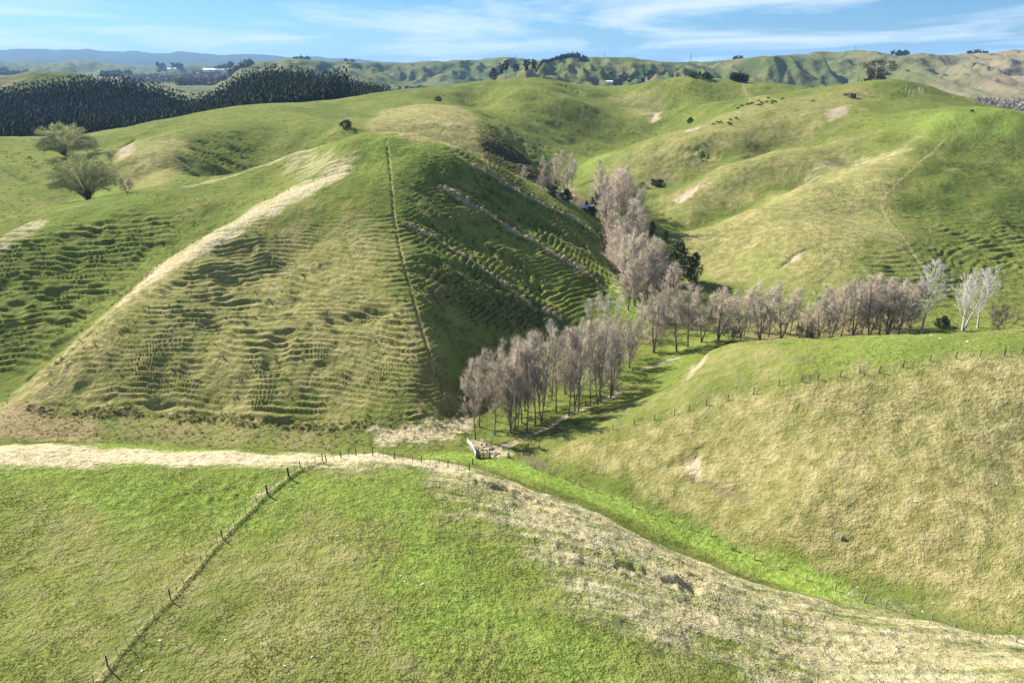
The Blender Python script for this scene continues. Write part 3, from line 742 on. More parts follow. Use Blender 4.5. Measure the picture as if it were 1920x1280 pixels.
POP = [tree_data('poplar', *bare_tree(20+i, 18, n_stem=[1, 1, 2, 1, 3, 1, 2][i], n1=[30, 34, 36, 28, 40, 32, 38][i], len1=[.30, .28, .27, .33, .26, .29, .28][i], a1=(28, 48), up1=.38, n2=9, n3=11, low=[.2, .22, .14, .2, .08, .24, .12][i]), M['bark'], M['twig']) for i in range(7)]
WHITE = [tree_data('pale_tree', *bare_tree(60+i, 19, n_stem=[1, 3, 1][i], n1=[26, 30, 20][i], a1=(18, 34), len1=.42, up1=.35, n2=8, n3=7, low=.2, r0=.26, twr=.026, stem_spread=.22), M['pale_bark'], M['pale_twig']) for i in range(3)]
def willow(seed, Hh, W):
    rng = np.random.RandomState(seed); tr = Tubes(); cr = Tubes()
    for i in range(170):
        a = rng.uniform(0, 6.283); q = rng.uniform(0, 1)**.55; th = q*1.62
        tip = np.array([math.sin(th)*math.cos(a)*W/2, math.sin(th)*math.sin(a)*W/2, Hh*(.22+.74*math.cos(th*.93))])*rng.uniform(.80, 1.04)
        p0 = np.array([rng.normal(0, .25), rng.normal(0, .25), rng.uniform(-.2, 1.0)])
        m1 = np.array([tip[0]*.30, tip[1]*.30, p0[2]+.42*(tip[2]-p0[2])+1.2]); m2 = np.array([tip[0]*.70, tip[1]*.70, p0[2]+.84*(tip[2]-p0[2])+1.2])
        Q = [p0, m1, m2, tip]; r0 = .22 if i < 14 else .05
        tr.tube(Q, [r0, r0*.6, r0*.3, .015], 4)
        for k in range(48):
            p, d = along(Q, rng.uniform(.36, 1)**.8); e = side_dir(rng, d, math.radians(rng.uniform(15, 95)))+np.array([0, 0, .05])
            S = bend(rng, p, e, rng.uniform(.9, 2.2), 2, .2, .1); cr.spike(S[0], S[1], .056); cr.spike(S[1], S[2], .046)
            cr.spike(S[1], S[1]+side_dir(rng, d, .6)*rng.uniform(.5, 1.1), .024)
    return tr, cr
WIL = [tree_data('willow', *willow(80+i, 17, 23), M['willow_bark'], M['willow_twig']) for i in range(1)]*2
EVER = [tree_data('evergreen', *leafy_tree(90+i, 18, 9, 34, 100, .55, .35, .08, 'round', .95, .22), M['bark'], M['leaf']) for i in range(2)]
PINE = [tree_data('pine', *leafy_tree(100+i, 18, [9, 11, 10][i], [20, 16, 26][i], 90, .6, .4, [.42, .5, .06][i], ['umbrella', 'umbrella', 'round'][i], .45 if i < 2 else .8, .2), M['bark'], M['pine_leaf']) for i in range(3)]
GUM = tree_data('gum', *leafy_tree(120, 22, 32, 34, 120, .8, .9, .22, 'umbrella', .5, .15), M['pale_bark'], M['gum_leaf'])
SHRUB = [tree_data('shrub', *leafy_tree(130+i, 3, 4.5, 12, 70, .38, .12, .02, 'round', .8, .26), M['bark'], M['shrub_leaf']) for i in range(2)]
GSHRUB = [tree_data('bare_shrub', *bare_tree(140+i, 5, n_stem=5, n1=30, a1=(20, 50), len1=.5, n2=6, n3=9, low=.1, r0=.07, tw=.6, twr=.02, stem_spread=.5), M['bark'], M['grey_shrub']) for i in range(2)]
print('tree meshes', sum(len(m.polygons) for d in POP+WHITE+WIL+EVER+PINE+[GUM]+SHRUB+GSHRUB for m in d), time.time()-T_START)
def top_scale(u, vtop, x, y, Href):
    """scale that brings a tree standing at x, y up to a picture row"""
    return (CAM_Z-float(slope_T(vtop))*y-gz(x, y))/Href

# poplars beside the track, from the stock gate on
ROW = [(892,823,680,1),(928,815,672,0),(957,811,652,4),(965,807,646,3),(971,803,650,0),(978,795,640,5),(986,808,640,1),(1003,795,632,5),(1015,792,630,6),(1045,775,626,0),(1064,779,620,1),(1078,769,612,2),(1086,769,616,3),(1108,758,606,5),(1120,758,602,6),(1125,755,600,0),(1145,743,598,4),(1149,737,600,2)]
for i, (u, v, vt, k) in enumerate(ROW):
    x, y = spot(u, v); s = top_scale(u, vt, x, y, 18)
    place_tree('poplar_tree', POP[k], x, y, (s*.86, s*.86, s), rnd.uniform(0, 6.28), 'bare poplar beside the dirt track, %s trunk of the row counted from the stock gate' % ORD[i], 'tree', 'poplars beside the dirt track')
# back rank behind them
BACK = [(900,800,664),(930,790,652),(955,780,640),(985,770,632),(1010,760,622),(1035,748,616),(1060,738,610),(1085,728,602),(1110,718,600),(1135,705,600),(1160,695,598),(1168,680,600),(1175,670,600),(1180,690,602),(1186,676,602)]
for i, (u, v, vt) in enumerate(BACK):
    x, y = spot(u, v); s = top_scale(u, vt, x, y, 18)
    place_tree('poplar_tree', POP[(i*3) % 7], x, y, min(s, 1.15)*rnd.uniform(.92, 1.04), rnd.uniform(0, 6.28), 'bare poplar of the rear rank behind the track row, %s from the left' % ORD[i if i < 12 else i], 'tree', 'rear rank of poplars behind the track row')
# silvery young trees behind the row
for i, (u, v, vt) in enumerate([(1105,612,562),(1122,615,552),(1140,610,556),(1158,606,560),(1032,640,600)]):
    x, y = spot(u, v); s = top_scale(u, vt, x, y, 19)
    place_tree('silver_tree', WHITE[2 if i % 2 else 0], x, y, s, rnd.uniform(0, 6.28), 'slender silver bare tree rising behind the poplar row, %s from the right' % ['fourth','third','second','first','fifth'][i], 'tree', 'silver trees behind the poplar row')
# trees where the valleys meet, and on to the right behind the knoll
RIGHT = [(1226,661,538,4),(1268,659,544,0),(1290,653,538,1),(1315,644,541,6),(1347,641,535,4),(1387,641,548,2),(1423,642,533,4),(1464,642,530,6)]
for i, (u, v, vt, k) in enumerate(RIGHT):
    x, y = spot(u, v)
    if not (150 < y < 215): x, y = at(u, v, 184)[:2]
    s = top_scale(u, vt, x, y, 18)
    place_tree('poplar_tree', POP[k], x, y, (s*1.5, s*1.5, s), rnd.uniform(0, 6.28), 'bare spreading poplar at the valley fork, %s from the left of the front rank' % ORD[i], 'tree', 'poplars at the valley fork')
for i, (u, Yd, vt, k) in enumerate([(1205,196,548,2),(1248,200,548,5),(1305,200,545,0),(1332,205,548,3),(1245,215,540,1),(1368,198,545,5),(1405,196,545,1),(1440,195,542,3),(1362,190,540,6),(1400,188,538,0),(1445,188,534,2),(1485,190,545,1)]):
    x, y = at(u, 600, Yd)[:2]; s = top_scale(u, vt, x, y, 18)
    place_tree('poplar_tree', POP[k], x, y, s, rnd.uniform(0, 6.28), 'bare poplar standing behind the spreading poplars of the valley fork', 'tree', 'rear poplars of the valley fork')
KN = [(1512,184,575,0),(1535,183,552,2),(1556,183,535,6),(1572,186,530,1),(1598,184,520,4),(1610,187,518,5),(1627,183,514,2),(1645,188,520,0),(1660,184,522,4),(1682,186,528,6),(1700,188,552,2),(1524,190,560,3),(1546,192,545,5),(1586,192,528,1),(1618,194,522,3),(1636,193,520,5),(1652,195,525,1),(1670,193,530,3),(1692,194,545,5)]
for i, (u, Yd, vt, k) in enumerate(KN):
    x, y = at(u, 640, Yd)[:2]; s = top_scale(u, vt, x, y, 18)
    place_tree('poplar_tree', POP[k], x, y, (s*1.4, s*1.4, s), rnd.uniform(0, 6.28), 'bare pinkish poplar behind the grassy knoll, %s from the left of that clump' % ORD[i], 'tree', 'poplars behind the knoll')
WT = [(1726,186,492,0,0,'pale bare tree with a single forked trunk behind the knoll'), (1803,187,496,1,-.03,'pale bare tree of several stems behind the knoll, tallest of the rightmost pair'), (1830,189,512,2,.20,'pale bare tree leaning right behind the knoll, rightmost tree of the valley')]
for u, Yd, vt, k, tl, lab in WT:
    x, y = at(u, 628, Yd)[:2]; s = top_scale(u, vt, x, y, 19)
    place_tree('pale_tree', WHITE[k], x, y, (s*1.15, s*1.15, s), [2.0, .6, 1.4][k], lab, 'tree', tilt=(0, tl))
# dense stand up the narrow valley
line_pts = [at(1225, 580, 208), at(1205, 550, 227), at(1190, 520, 243), at(1178, 495, 260), at(1170, 475, 277), at(1160, 450, 297), at(1155, 430, 318), at(1150, 415, 337)]
for i in range(38):
    t = (i+.5)/38*7; k = min(int(t), 6); a = t-k
    x = line_pts[k][0]*(1-a)+line_pts[k+1][0]*a+rnd.uniform(-8.5, 8.5); y = line_pts[k][1]*(1-a)+line_pts[k+1][1]*a
    place_tree('poplar_tree', POP[(i*2+i//3) % 7], x, y, (lambda q: (q*1.25, q*1.25, q))(rnd.uniform(.95, 1.2)), rnd.uniform(0, 6.28), 'bare poplar packed into the dense stand running up the narrow valley', 'tree', 'dense poplar stand up the narrow valley')
x, y = at(1160, 400, 346)[:2]; place_tree('silver_tree', WHITE[0], x, y, top_scale(1160, 318, x, y, 19), 1, 'tall silver bare tree at the far end of the dense poplar stand', 'tree')
x, y = spot(1108, 376); place_tree('silver_tree', WHITE[2], x, y, top_scale(1107, 343, x, y, 19), 2, 'small white bare tree on the bank above the pond', 'tree')
for u, v, vt, k, lab in [(981,345,310,0,'small bare poplar on the slope left of the upper valley clump'),(1018,352,293,4,'bare poplar in the upper valley clump, left of its tallest tree'),(1040,356,290,3,'slim bare poplar in the middle of the upper valley clump'),(1060,362,284,6,'broad bare poplar in the upper valley clump nearest the pond'),(1072,352,300,1,'bare poplar at the right edge of the upper valley clump')]:
    x, y = spot(u, v); s = top_scale(u, vt, x, y, 18); place_tree('poplar_tree', POP[k], x, y, (s*1.1, s*1.1, s), rnd.uniform(0, 6), lab, 'tree', 'upper valley clump of poplars')
# evergreens beside the stand
for u, v, Yd, vt, k, lab in [(1266,545,240,447,0,'tall evergreen with yellowish top beside the dense poplar stand'),(1297,546,239,470,1,'dense dark evergreen at the foot of the right-hand hill'),(1218,500,288,412,1,'pointed dark evergreen half hidden by the dense poplar stand'),(1243,505,280,432,0,'broad dark evergreen between the pointed one and the yellowish one')]:
    x, y = at(u, v, Yd)[:2]; s = top_scale(u, vt, x, y, 18); place_tree('evergreen_tree', EVER[k], x, y, s, rnd.uniform(0, 6), lab, 'tree')
# willows of the left gully
for u, v, vt, k, wd, lab in [(166,376,282,0,1.0,'large round olive willow in the left gully, nearest of the two'),(126,288,230,1,1.3,'round olive willow farther back in the left gully, against the plantation')]:
    if k == 0: x, y = at(u, v, 268)[:2]
    else: x, y = at(u, v, 350)[:2]
    s = top_scale(u, vt, x, y, 17); place_tree('willow_tree', WIL[k], x, y, (s*wd, s*wd, s), .5+k, lab, 'tree')
BUSH = [(238,357,5.5,'bare dark bush right of the nearer willow',GSHRUB[0],258),(207,302,5,'grey bush behind the nearer willow by the slip',GSHRUB[1],330),(174,272,6,'grey bush right of the farther willow',GSHRUB[0],365),(1037,368,4,'dark shrub above the left bank of the pond',SHRUB[0],0),(1062,378,4.5,'dark shrub right beside the left end of the pond',SHRUB[1],0),(1078,384,4,'grey bare shrub at the left rim of the pond',GSHRUB[1],0),(1124,404,8,'tall dark shrub in front of the pond on the right',SHRUB[0],0),(1130,372,7,'dark shrub with a long shadow behind the pond',SHRUB[1],0),(1020,356,6,'low grey thicket under the upper valley clump',GSHRUB[0],0),
        (1205,352,3,'small dark shrub on the slope right of the silver tree',SHRUB[0],0),(1236,350,4,'dark shrub at the foot of the second spur',SHRUB[1],0),(822,189,3.4,'lone dark thorn bush on the yellow hill top',SHRUB[0],0),(1226,346,3,'dark shrub left of the one at the foot of the second spur',SHRUB[0],0),(1294,233,3.5,'dark shrub at the fold below the cattle',SHRUB[1],0),(650,247,4,'dark shrub in the saddle behind the main hill',SHRUB[0],380),
        (1375,642,5,'grey bare thicket under the poplars of the valley fork',GSHRUB[1],181),(1505,640,6,'grey bare thicket left of the knoll poplars',GSHRUB[0],181),(1520,640,5,'grey bare thicket right at the foot of the knoll poplars',GSHRUB[1],181),(1770,600,3.2,'olive shrub between the pale trees behind the knoll',SHRUB[1],192),(1870,622,8,'grey bare thicket at the foot of the rightmost pale tree',GSHRUB[0],186)]
for i, (u, v, h, lab, d, Yd) in enumerate(BUSH):
    x, y = (spot(u, v) if not Yd else at(u, v, Yd)[:2]); href = 3 if d in SHRUB else 5
    place_tree('shrub', d, x, y, h/href, i*1.3, lab, 'shrub')
# trees on the far tops
FT = [(926,146,126,PINE[2],1.3,'round dark tree at the left end of the hilltop pines'),(941,146,118,PINE[0],.8,'hilltop pine with a drooping top, second from the left'),(949,146,112,PINE[1],.8,'hilltop pine, third from the left'),(968,146,119,PINE[1],1.1,'broad flat-topped hilltop pine, fourth from the left'),(987,146,110,PINE[0],.9,'tall hilltop pine, second from the right'),(1001,147,110,PINE[1],.8,'tall layered hilltop pine at the right end')]
for i, (u, v, vt, d, wd, lab) in enumerate(FT):
    x, y = at(u, v, 648+i*3)[:2]; s = top_scale(u, vt, x, y, 18); place_tree('pine_tree', d, x, y, (s*wd, s*wd, s), i*1.1, lab, 'tree', 'pines on the middle hilltop')
x, y = at(1310, 157, 632)[:2]; s = top_scale(1310, 133, x, y, 18); place_tree('pine_tree', PINE[2], x, y, (s*1.25, s*1.25, s), 2, 'lone dark tree on the green top left of the hedge', 'tree')
for k, (u, h) in enumerate([(1298,4),(1322,4.5),(1330,3)]):
    x, y = at(u, 157, 634)[:2]; place_tree('shrub', SHRUB[k % 2], x, y, (h/3*1.4, h/3*1.4, h/3), k, 'low shrub by the lone dark tree on the green top, %s from the left' % ORD[k], 'shrub')
for k in range(7):
    x, y = at(1373+k*4, 156, 640)[:2]; place_tree('hedge_tree', SHRUB[k % 2], x, y, (1.5, 1.5, 2.1), k, 'dense dark tree of the short clipped shelter belt, %s from the left' % ORD[k], 'tree', 'short shelter belt on the green top')
x, y = at(1643, 158, 528)[:2]; s = top_scale(1643, 111, x, y, 22); place_tree('gum_tree', GUM, x, y, (s*1.05, s*1.05, s), .4, 'huge spreading gum tree crowning the right-hand hill', 'tree')
x, y = at(1624, 157, 530)[:2]; place_tree('shrub', SHRUB[0], x, y, (1.6, 1.6, 1.5), 1, 'dark bush just left of the huge gum tree', 'shrub')
x, y = at(1607, 157, 528)[:2]
st = Tubes(); st.tube([(0, 0, -.3), (.1, 0, 2.5), (.5, 0, 4.5), (.9, .1, 6)], [.5, .45, .4, .15], 7); st.tube([(.1, 0, 2.6), (-.5, .1, 3.6)], [.2, .06], 5)
tag(put('dead_trunk', tri_mesh('dead_trunk', st.V, st.T, M['bark']), None, (x, y, gz(x, y))), 'leaning dead trunk left of the huge gum tree', 'dead tree')
for k, (u, v) in enumerate([(1698,173),(1704,178),(1711,180),(1722,176),(1728,178)]):
    x, y = spot(u, v); place_tree('sapling', WHITE[2], x, y, .26, k, 'thin pale sapling on the shaded slope below the gum tree, %s from the left' % ORD[k], 'tree', 'saplings below the gum tree')
print('trees', time.time()-T_START)

# ---------------------------------------------------------------- pine plantation
def conifer(seed, tiers=4, per=4):
    rng = np.random.RandomState(seed); V = []; T = []
    V += [(-.2, -.12, -1), (.2, -.12, -1), (0, .22, -1), (0, 0, 21)]; T += [(0, 1, 3), (1, 2, 3), (2, 0, 3)]
    for i in range(tiers):
        t = i/(tiers-1); z = 4+15*t; r = 2.35*(1-.72*t)*rng.uniform(.85, 1.15)
        for k in range(per):
            a = 6.28*k/per+rng.uniform(-.3, .3)+i; n = len(V); w = .85
            rr = r*rng.uniform(.7, 1.2); zz = z-rng.uniform(.6, 1.8)*(1-t)
            V += [(0, 0, z+3.2*(1-.4*t)), (rr*math.cos(a-w), rr*math.sin(a-w), zz), (rr*1.25*math.cos(a), rr*1.25*math.sin(a), zz+.6), (rr*math.cos(a+w), rr*math.sin(a+w), zz)]
            T += [(n, n+1, n+2), (n, n+2, n+3)]
    return np.array(V, float), T
CON = [conifer(i) for i in range(4)]
CON_ME = [tri_mesh('plantation_pine', v, t, M['plantation']) for v, t in CON]
rng = np.random.RandomState(5)
fx, fy = np.meshgrid(np.arange(-640, -60, 3.8), np.arange(430, 870, 4.0)); fx = fx.ravel()+rng.uniform(-1.5, 1.5, fx.size); fy = fy.ravel()+rng.uniform(-1.5, 1.5, fy.size)
thf = fx/fy; uk = np.array([-200,0,180,290,400,500,560,640,720,735.])
tk = np.array([float(side_A(u, 200)) for u in uk])
front = np.interp(thf, tk, [425,440,460,485,515,545,560,575,690,900]); back = np.interp(thf, tk, [850,850,850,810,795,830,840,830,790,780])
keep = (fy > front) & (fy < back) & (thf < tk[-1]) & (thf > tk[0]-.1); fx, fy = fx[keep], fy[keep]
fz = H0(fx, fy); fs = rng.uniform(.78, 1.18, len(fx))*(1+.12*vnoise(fx/40, fy/40)); fr = rng.uniform(0, 6.28, len(fx))
vis = np.ones(len(fx), bool); ztop = fz+19*fs*.8
for t in np.linspace(.35, .97, 40):
    vis &= (CAM_Z+(ztop-CAM_Z)*t) > H0(fx*t, fy*t)
order = np.argsort(np.where(vis, fy, 1e6)+rng.uniform(0, 60, len(fx)))
uu, _ = project(fx, fy, ztop); order = [i for i in order if -20 < uu[i] < 1940]
singles = order[:300]; chosen = set(singles)
for i in singles:
    o = put('plantation_pine', CON_ME[i % 4], None, (fx[i], fy[i], fz[i]-.2), (0, 0, fr[i]), (fs[i],)*3)
    tag(o, 'dark pine along the near edge of the plantation on the left', 'tree', 'pines of the plantation edge')
VV = []; TT = []; nb = 0
for i in range(len(fx)):
    if i in chosen: continue
    v, t = CON[i % 4]; c, s_ = math.cos(fr[i])*fs[i], math.sin(fr[i])*fs[i]
    VV.append(np.c_[v[:, 0]*c-v[:, 1]*s_+fx[i], v[:, 0]*s_+v[:, 1]*c+fy[i], v[:, 2]*fs[i]+fz[i]-.2]); TT.append(np.array(t)+nb); nb += len(v)
fo = bpy.data.objects.new('pine_plantation', tri_mesh('pine_plantation', np.vstack(VV), np.vstack(TT), M['plantation'])); COL.objects.link(fo)
tag(fo, 'dark pine plantation covering the hills on the left', 'plantation', kind='stuff')
print('plantation', len(fx), vis.sum(), nb, time.time()-T_START)

# woods of the far country: many small trees read as masses
def far_wood(name, label, spots, hts, mat, seed, thin=1.0):
    rng = np.random.RandomState(seed); VV = []; TT = []; nb = 0
    zs = H0(np.array([p[0] for p in spots]), np.array([p[1] for p in spots]))
    for (x, y), h, z in zip(spots, hts, zs):
        m = 14
        d = rng.normal(size=(m, 3)); d /= np.linalg.norm(d, axis=1)[:, None]; c = d*np.array([.42, .42, .45])*h*rng.uniform(.6, 1, (m, 1))+np.array([x, y, z+h*.55])
        a = rng.normal(size=(m, 3))*h*.30*thin; b = rng.normal(size=(m, 3))*h*.30*thin
        V = np.concatenate([c-a, c+a*.6+b, c+a*.5-b*.8]); k = np.arange(m); VV.append(V); TT.append(np.c_[k, k+m, k+2*m]+nb); nb += 3*m
    o = bpy.data.objects.new(name, tri_mesh(name, np.vstack(VV), np.vstack(TT), mat)); COL.objects.link(o); return tag(o, label, 'wood', kind='stuff')
def scatter_uv(poly, n, seed, Y0, Y1):
    """points spread over ground between two distances inside a band of columns"""
    rng = np.random.RandomState(seed); out = []
    (u0, u1) = poly
    for i in range(n):
        Y = rng.uniform(Y0, Y1); u = rng.uniform(u0, u1); out.append((float(side_A(u, 150))*Y, Y))
    return out
M['far_tree'] = plain_mat('far_woods', (.022, .036, .020), (.045, .06, .03), .02, 1)
M['far_bare'] = plain_mat('far_bare_woods', (.22, .185, .155), (.32, .27, .225), .02, 1)
M['far_olive'] = plain_mat('far_mixed_woods', (.075, .08, .045), (.15, .135, .08), .02, 1)
rg = np.random.RandomState(3)
sp = scatter_uv((230, 520), 420, 1, 2150, 2900); far_wood('river_wood', 'grey brown wood covering the river flat behind the plantation', sp, rg.uniform(9, 16, 420), M['far_bare'], 1)
sp = scatter_uv((330, 480), 130, 2, 1950, 2120); far_wood('homestead_trees', 'mixed dark trees round the farm buildings on the flat', sp, rg.uniform(8, 15, 130), M['far_olive'], 2)
sp = [(float(side_A(u, 110))*Y, Y) for u, Y in zip(np.linspace(1008, 1100, 150)+rg.uniform(-3, 3, 150), np.linspace(1500, 1690, 150)+rg.uniform(-12, 12, 150))]; far_wood('shelter_wood', 'dark diagonal pine belt climbing the far hill behind the hilltop pines', sp, rg.uniform(4, 6.5, 150), M['far_tree'], 3)
sp = scatter_uv((1790, 2000), 900, 4, 900, 1080); far_wood('bare_wood', 'grey bare wood in the hollow at the right edge', sp, rg.uniform(8, 13, 900), M['far_bare'], 4, .3)
for k, (u0, u1, Y0, Y1, n, h, mt, lab) in enumerate([(556, 584, 2960, 3020, 14, 17, 'far_tree', 'dark tree clump on the skyline left of the middle'), (650, 668, 2980, 3020, 6, 13, 'far_tree', 'small tree clump on the skyline right of the larger clump'), (1664, 1694, 2080, 2110, 12, 11, 'far_tree', 'dark tree clump on the skyline above the gum tree'), (1050, 1085, 1730, 1760, 16, 7, 'far_tree', 'low tree belt on the skyline above the diagonal belt'), (195, 245, 3300, 3500, 60, 20, 'far_tree', 'dark wood on the far slope beyond the plantation, left'), (255, 300, 3150, 3250, 40, 14, 'far_tree', 'dark shelter belt across the far flat'), (378, 440, 3000, 3060, 60, 18, 'far_olive', 'scrubby belt behind the long white roof'), (1205, 1260, 1540, 1600, 60, 12, 'far_olive', 'scrub on the dark scarp below the far ridge'), (1140, 1240, 1450, 1500, 60, 8, 'far_olive', 'scrub along the foot of the dark scarp'), (-60, 60, 3300, 3900, 120, 17, 'far_tree', 'dark wood on the far slope at the left edge'), (560, 640, 1500, 1900, 60, 10, 'far_olive', 'scattered trees on the far flat right of the plantation'), (640, 800, 1250, 1700, 90, 10, 'far_olive', 'scattered trees in the far valley behind the middle hill'), (1725, 1790, 1080, 1120, 40, 9, 'far_tree', 'row of dark trees in the hollow right of the gum tree'), (1370, 1385, 2080, 2110, 8, 12, 'far_tree', 'small trees on the skyline left of the far masts'), (1800, 1840, 2080, 2110, 20, 9, 'far_tree', 'low trees on the skyline at the far right'), (300, 345, 3900, 4200, 60, 18, 'far_tree', 'dark wood around the white homestead on the far hills')]):
    far_wood('far_wood', lab, scatter_uv((u0, u1), n, 20+k, Y0, Y1), rg.uniform(.7, 1.2, n)*h, M[mt], 20+k)
for k, (u, Yd, h, lab) in enumerate([(777,1000,16,'dark round tree beyond the shoulder left of the hilltop pines'),(570,1650,24,'lone dark tree on the far slope above the plantation'),(366,2950,22,'dark lone tree left of the long white roof'),(1400,1300,8,'small round tree in the far hollow'),(1780,1090,10,'round dark tree in the hollow left of the bare wood')]):
    x, y = float(side_A(u, 150))*Yd, Yd; s = h/18; place_tree('far_tree', PINE[2], x, y, (s*1.3, s*1.3, s), k, lab, 'tree', z=float(H0(np.array([x]), np.array([y]))[0]))
print('woods', time.time()-T_START)

# ---------------------------------------------------------------- fences
def box_verts(x0, x1, y0, y1, z0, z1):
    return [(x0,y0,z0),(x1,y0,z0),(x1,y1,z0),(x0,y1,z0),(x0,y0,z1),(x1,y0,z1),(x1,y1,z1),(x0,y1,z1)]
BF = [(0,3,2,1),(4,5,6,7),(0,1,5,4),(1,2,6,5),(2,3,7,6),(3,0,4,7)]
def boxes_mesh(name, bx, mat):
    V = []; Fc = []
    for b in bx:
        n = len(V); V += box_verts(*b); Fc += [tuple(i+n for i in f) for f in BF]
    return mesh_from(name, V, Fc, mat)
def post_mesh(name, h, r, mat, k=7):
    t = Tubes(); t.tube([(0, 0, -.35), (.01, 0, h*.5), (0, .01, h-.04), (0, 0, h)], [r*1.03, r, r*.97, r*.6], k)
    n = len(t.V); t.V.append(np.array((0, 0, h+.01)))
    for q in range(k): t.T.append((n-k+q, n-k+(q+1) % k, n))
    return tri_mesh(name, t.V, t.T, mat)
POST = post_mesh('fence_post', 1.25, .072, M['wood_dark']); POST_P = post_mesh('fence_post_pale', 1.25, .085, M['wood_pale'])
STRAIN = post_mesh('strainer_post', 1.45, .13, M['wood_dark']); STRAIN_P = post_mesh('strainer_post_pale', 1.45, .13, M['wood_pale'])
BAT = boxes_mesh('batten', [(-.025, .025, -.02, .02, -.02, 1.05)], M['wood_dark'])
def fence(label, uv, group=None, post=POST, strain=(), battens=0, wires=4, every=None, world=None, hs=1.0):
    """fence: posts at the given places, thin battens between, wires"""
    if world is None:
        q = np.array(uv, float); x, y, z = ray_ground(q[:, 0], q[:, 1], n=500, y1=1200); P = np.c_[x, y]
    else: P = np.array(world, float)
    if every:
        seg = np.r_[0, np.cumsum(np.hypot(*np.diff(P, axis=0).T))]; n = max(2, int(seg[-1]/every)+1); s = np.linspace(0, seg[-1], n)
        P = np.c_[np.interp(s, seg, P[:, 0]), np.interp(s, seg, P[:, 1])]
    zz = Hfull(P[:, 0], P[:, 1])
    e = empty('wire_fence', (P[0, 0], P[0, 1], zz[0])); tag(e, label, 'fence', group); o0 = np.array([P[0, 0], P[0, 1], zz[0]])
    tops = []
    for i in range(len(P)):
        p = np.array([P[i, 0], P[i, 1], zz[i]])-o0
        me = (STRAIN if post is POST else STRAIN_P) if i in strain else post
        put('post', me, e, p, (rnd.uniform(-.05, .05), rnd.uniform(-.05, .05), rnd.uniform(0, 6)), (hs, hs, hs*rnd.uniform(.93, 1.05)))
    line3 = []
    for i in range(len(P)-1):
        n = max(1, int(np.hypot(*(P[i+1]-P[i]))/1.1)) if battens else 1
        ts = np.linspace(0, 1, n+1)[:-1]; X_ = P[i, 0]+(P[i+1, 0]-P[i, 0])*ts; Y_ = P[i, 1]+(P[i+1, 1]-P[i, 1])*ts; Z_ = Hfull(X_, Y_)
        for k in range(n):
            c = np.array([X_[k], Y_[k], Z_[k]])-o0; line3.append(c)
            if battens and k and rnd.random() < battens: put('batten', BAT, e, c, (rnd.uniform(-.06, .06), rnd.uniform(-.06, .06), rnd.uniform(0, 3)), (hs, hs, hs))
    line3.append(np.array([P[-1, 0], P[-1, 1], zz[-1]])-o0)
    for w in range(wires):
        t = Tubes(); h = (.28+.27*w)*hs
        t.tube([c+np.array([0, 0, h]) for c in line3], [.006]*len(line3), 3)
        put('wire', tri_mesh('fence_wire', t.V, t.T, M['wire']), e)
    return e
fence('dark post and batten fence climbing the near slope to the pale crest', [(150,1320),(204,1254),(321,1126),(418,1012),(502,929),(542,897),(564,881),(605,868)], strain=(4, 5), battens=.9, wires=5, hs=.88)
fence('thin batten fence along the pale crest of the near slope', [(612,866),(640,860),(668,856),(700,860),(740,864),(790,868),(840,873),(880,880)], battens=1.0, wires=5)
fence('row of dark posts across the top of the right knoll', [(1011,838),(1058,824),(1090,816),(1117,814),(1149,806),(1189,798),(1227,788),(1264,777),(1292,770),(1324,759.5),(1365,747.7),(1413,736),(1460.5,722),(1502.7,714.5),(1534,708.7),(1576,703),(1612,698),(1648,697),(1693,691),(1742,683),(1790,680),(1836,674),(1882,668),(1916,664),(1960,660)], hs=1.08)
fence('pale wire fence down the gully along the bright grass strip', [(952,858),(1002,877),(1031,888),(1059,898),(1087,909),(1118,922),(1147,935),(1185,950),(1216,963),(1255,978),(1295,993),(1332,1006),(1372,1025),(1415,1044),(1463,1064),(1512,1087),(1566,1107),(1620,1130),(1660,1141),(1697,1151),(1746,1164),(1790,1176),(1845,1190),(1905,1203),(1960,1212)], post=POST_P, strain=(17,))
fence('straight fence running up the main hill to its top', [(845,775),(830,740),(800,650),(775,560),(752,480),(738,400),(732,330),(727,290),(725,265)], every=4.2, wires=3)
fence('fence curving across the bowl left of the main hill top', [(240,367),(290,371),(350,378),(430,384),(480,381),(520,365),(590,338),(655,320)], every=4.0, wires=3)
fence('short fence from the pale spur to the hilltop fence', [(668,318),(700,318),(731,319)], every=3.5, wires=3)
fence('fence down the spur of the right-hand hill', [(1790,240),(1760,268),(1730,300),(1680,345),(1651,380),(1690,440),(1728,498)], every=5, wires=2)
fence('far fence over the yellow hill left of the middle', [(600,214),(640,213),(700,213),(740,207)], every=6, wires=2)
fence('far fence from the thorn bush towards the hilltop pines', [(828,189),(850,186),(900,177),(940,172),(975,169)], every=6, wires=2)
fence('fence between the dirt track and the poplar row', [(909,824),(950,814),(992,807),(1030,789),(1070,772),(1105,758),(1145,742),(1178,712),(1186,696)], every=5, wires=3)
fence('short fence on the far left hill before the plantation', [(492,204),(520,201),(545,200),(562,202)], every=5, wires=2)
print('fences', time.time()-T_START)

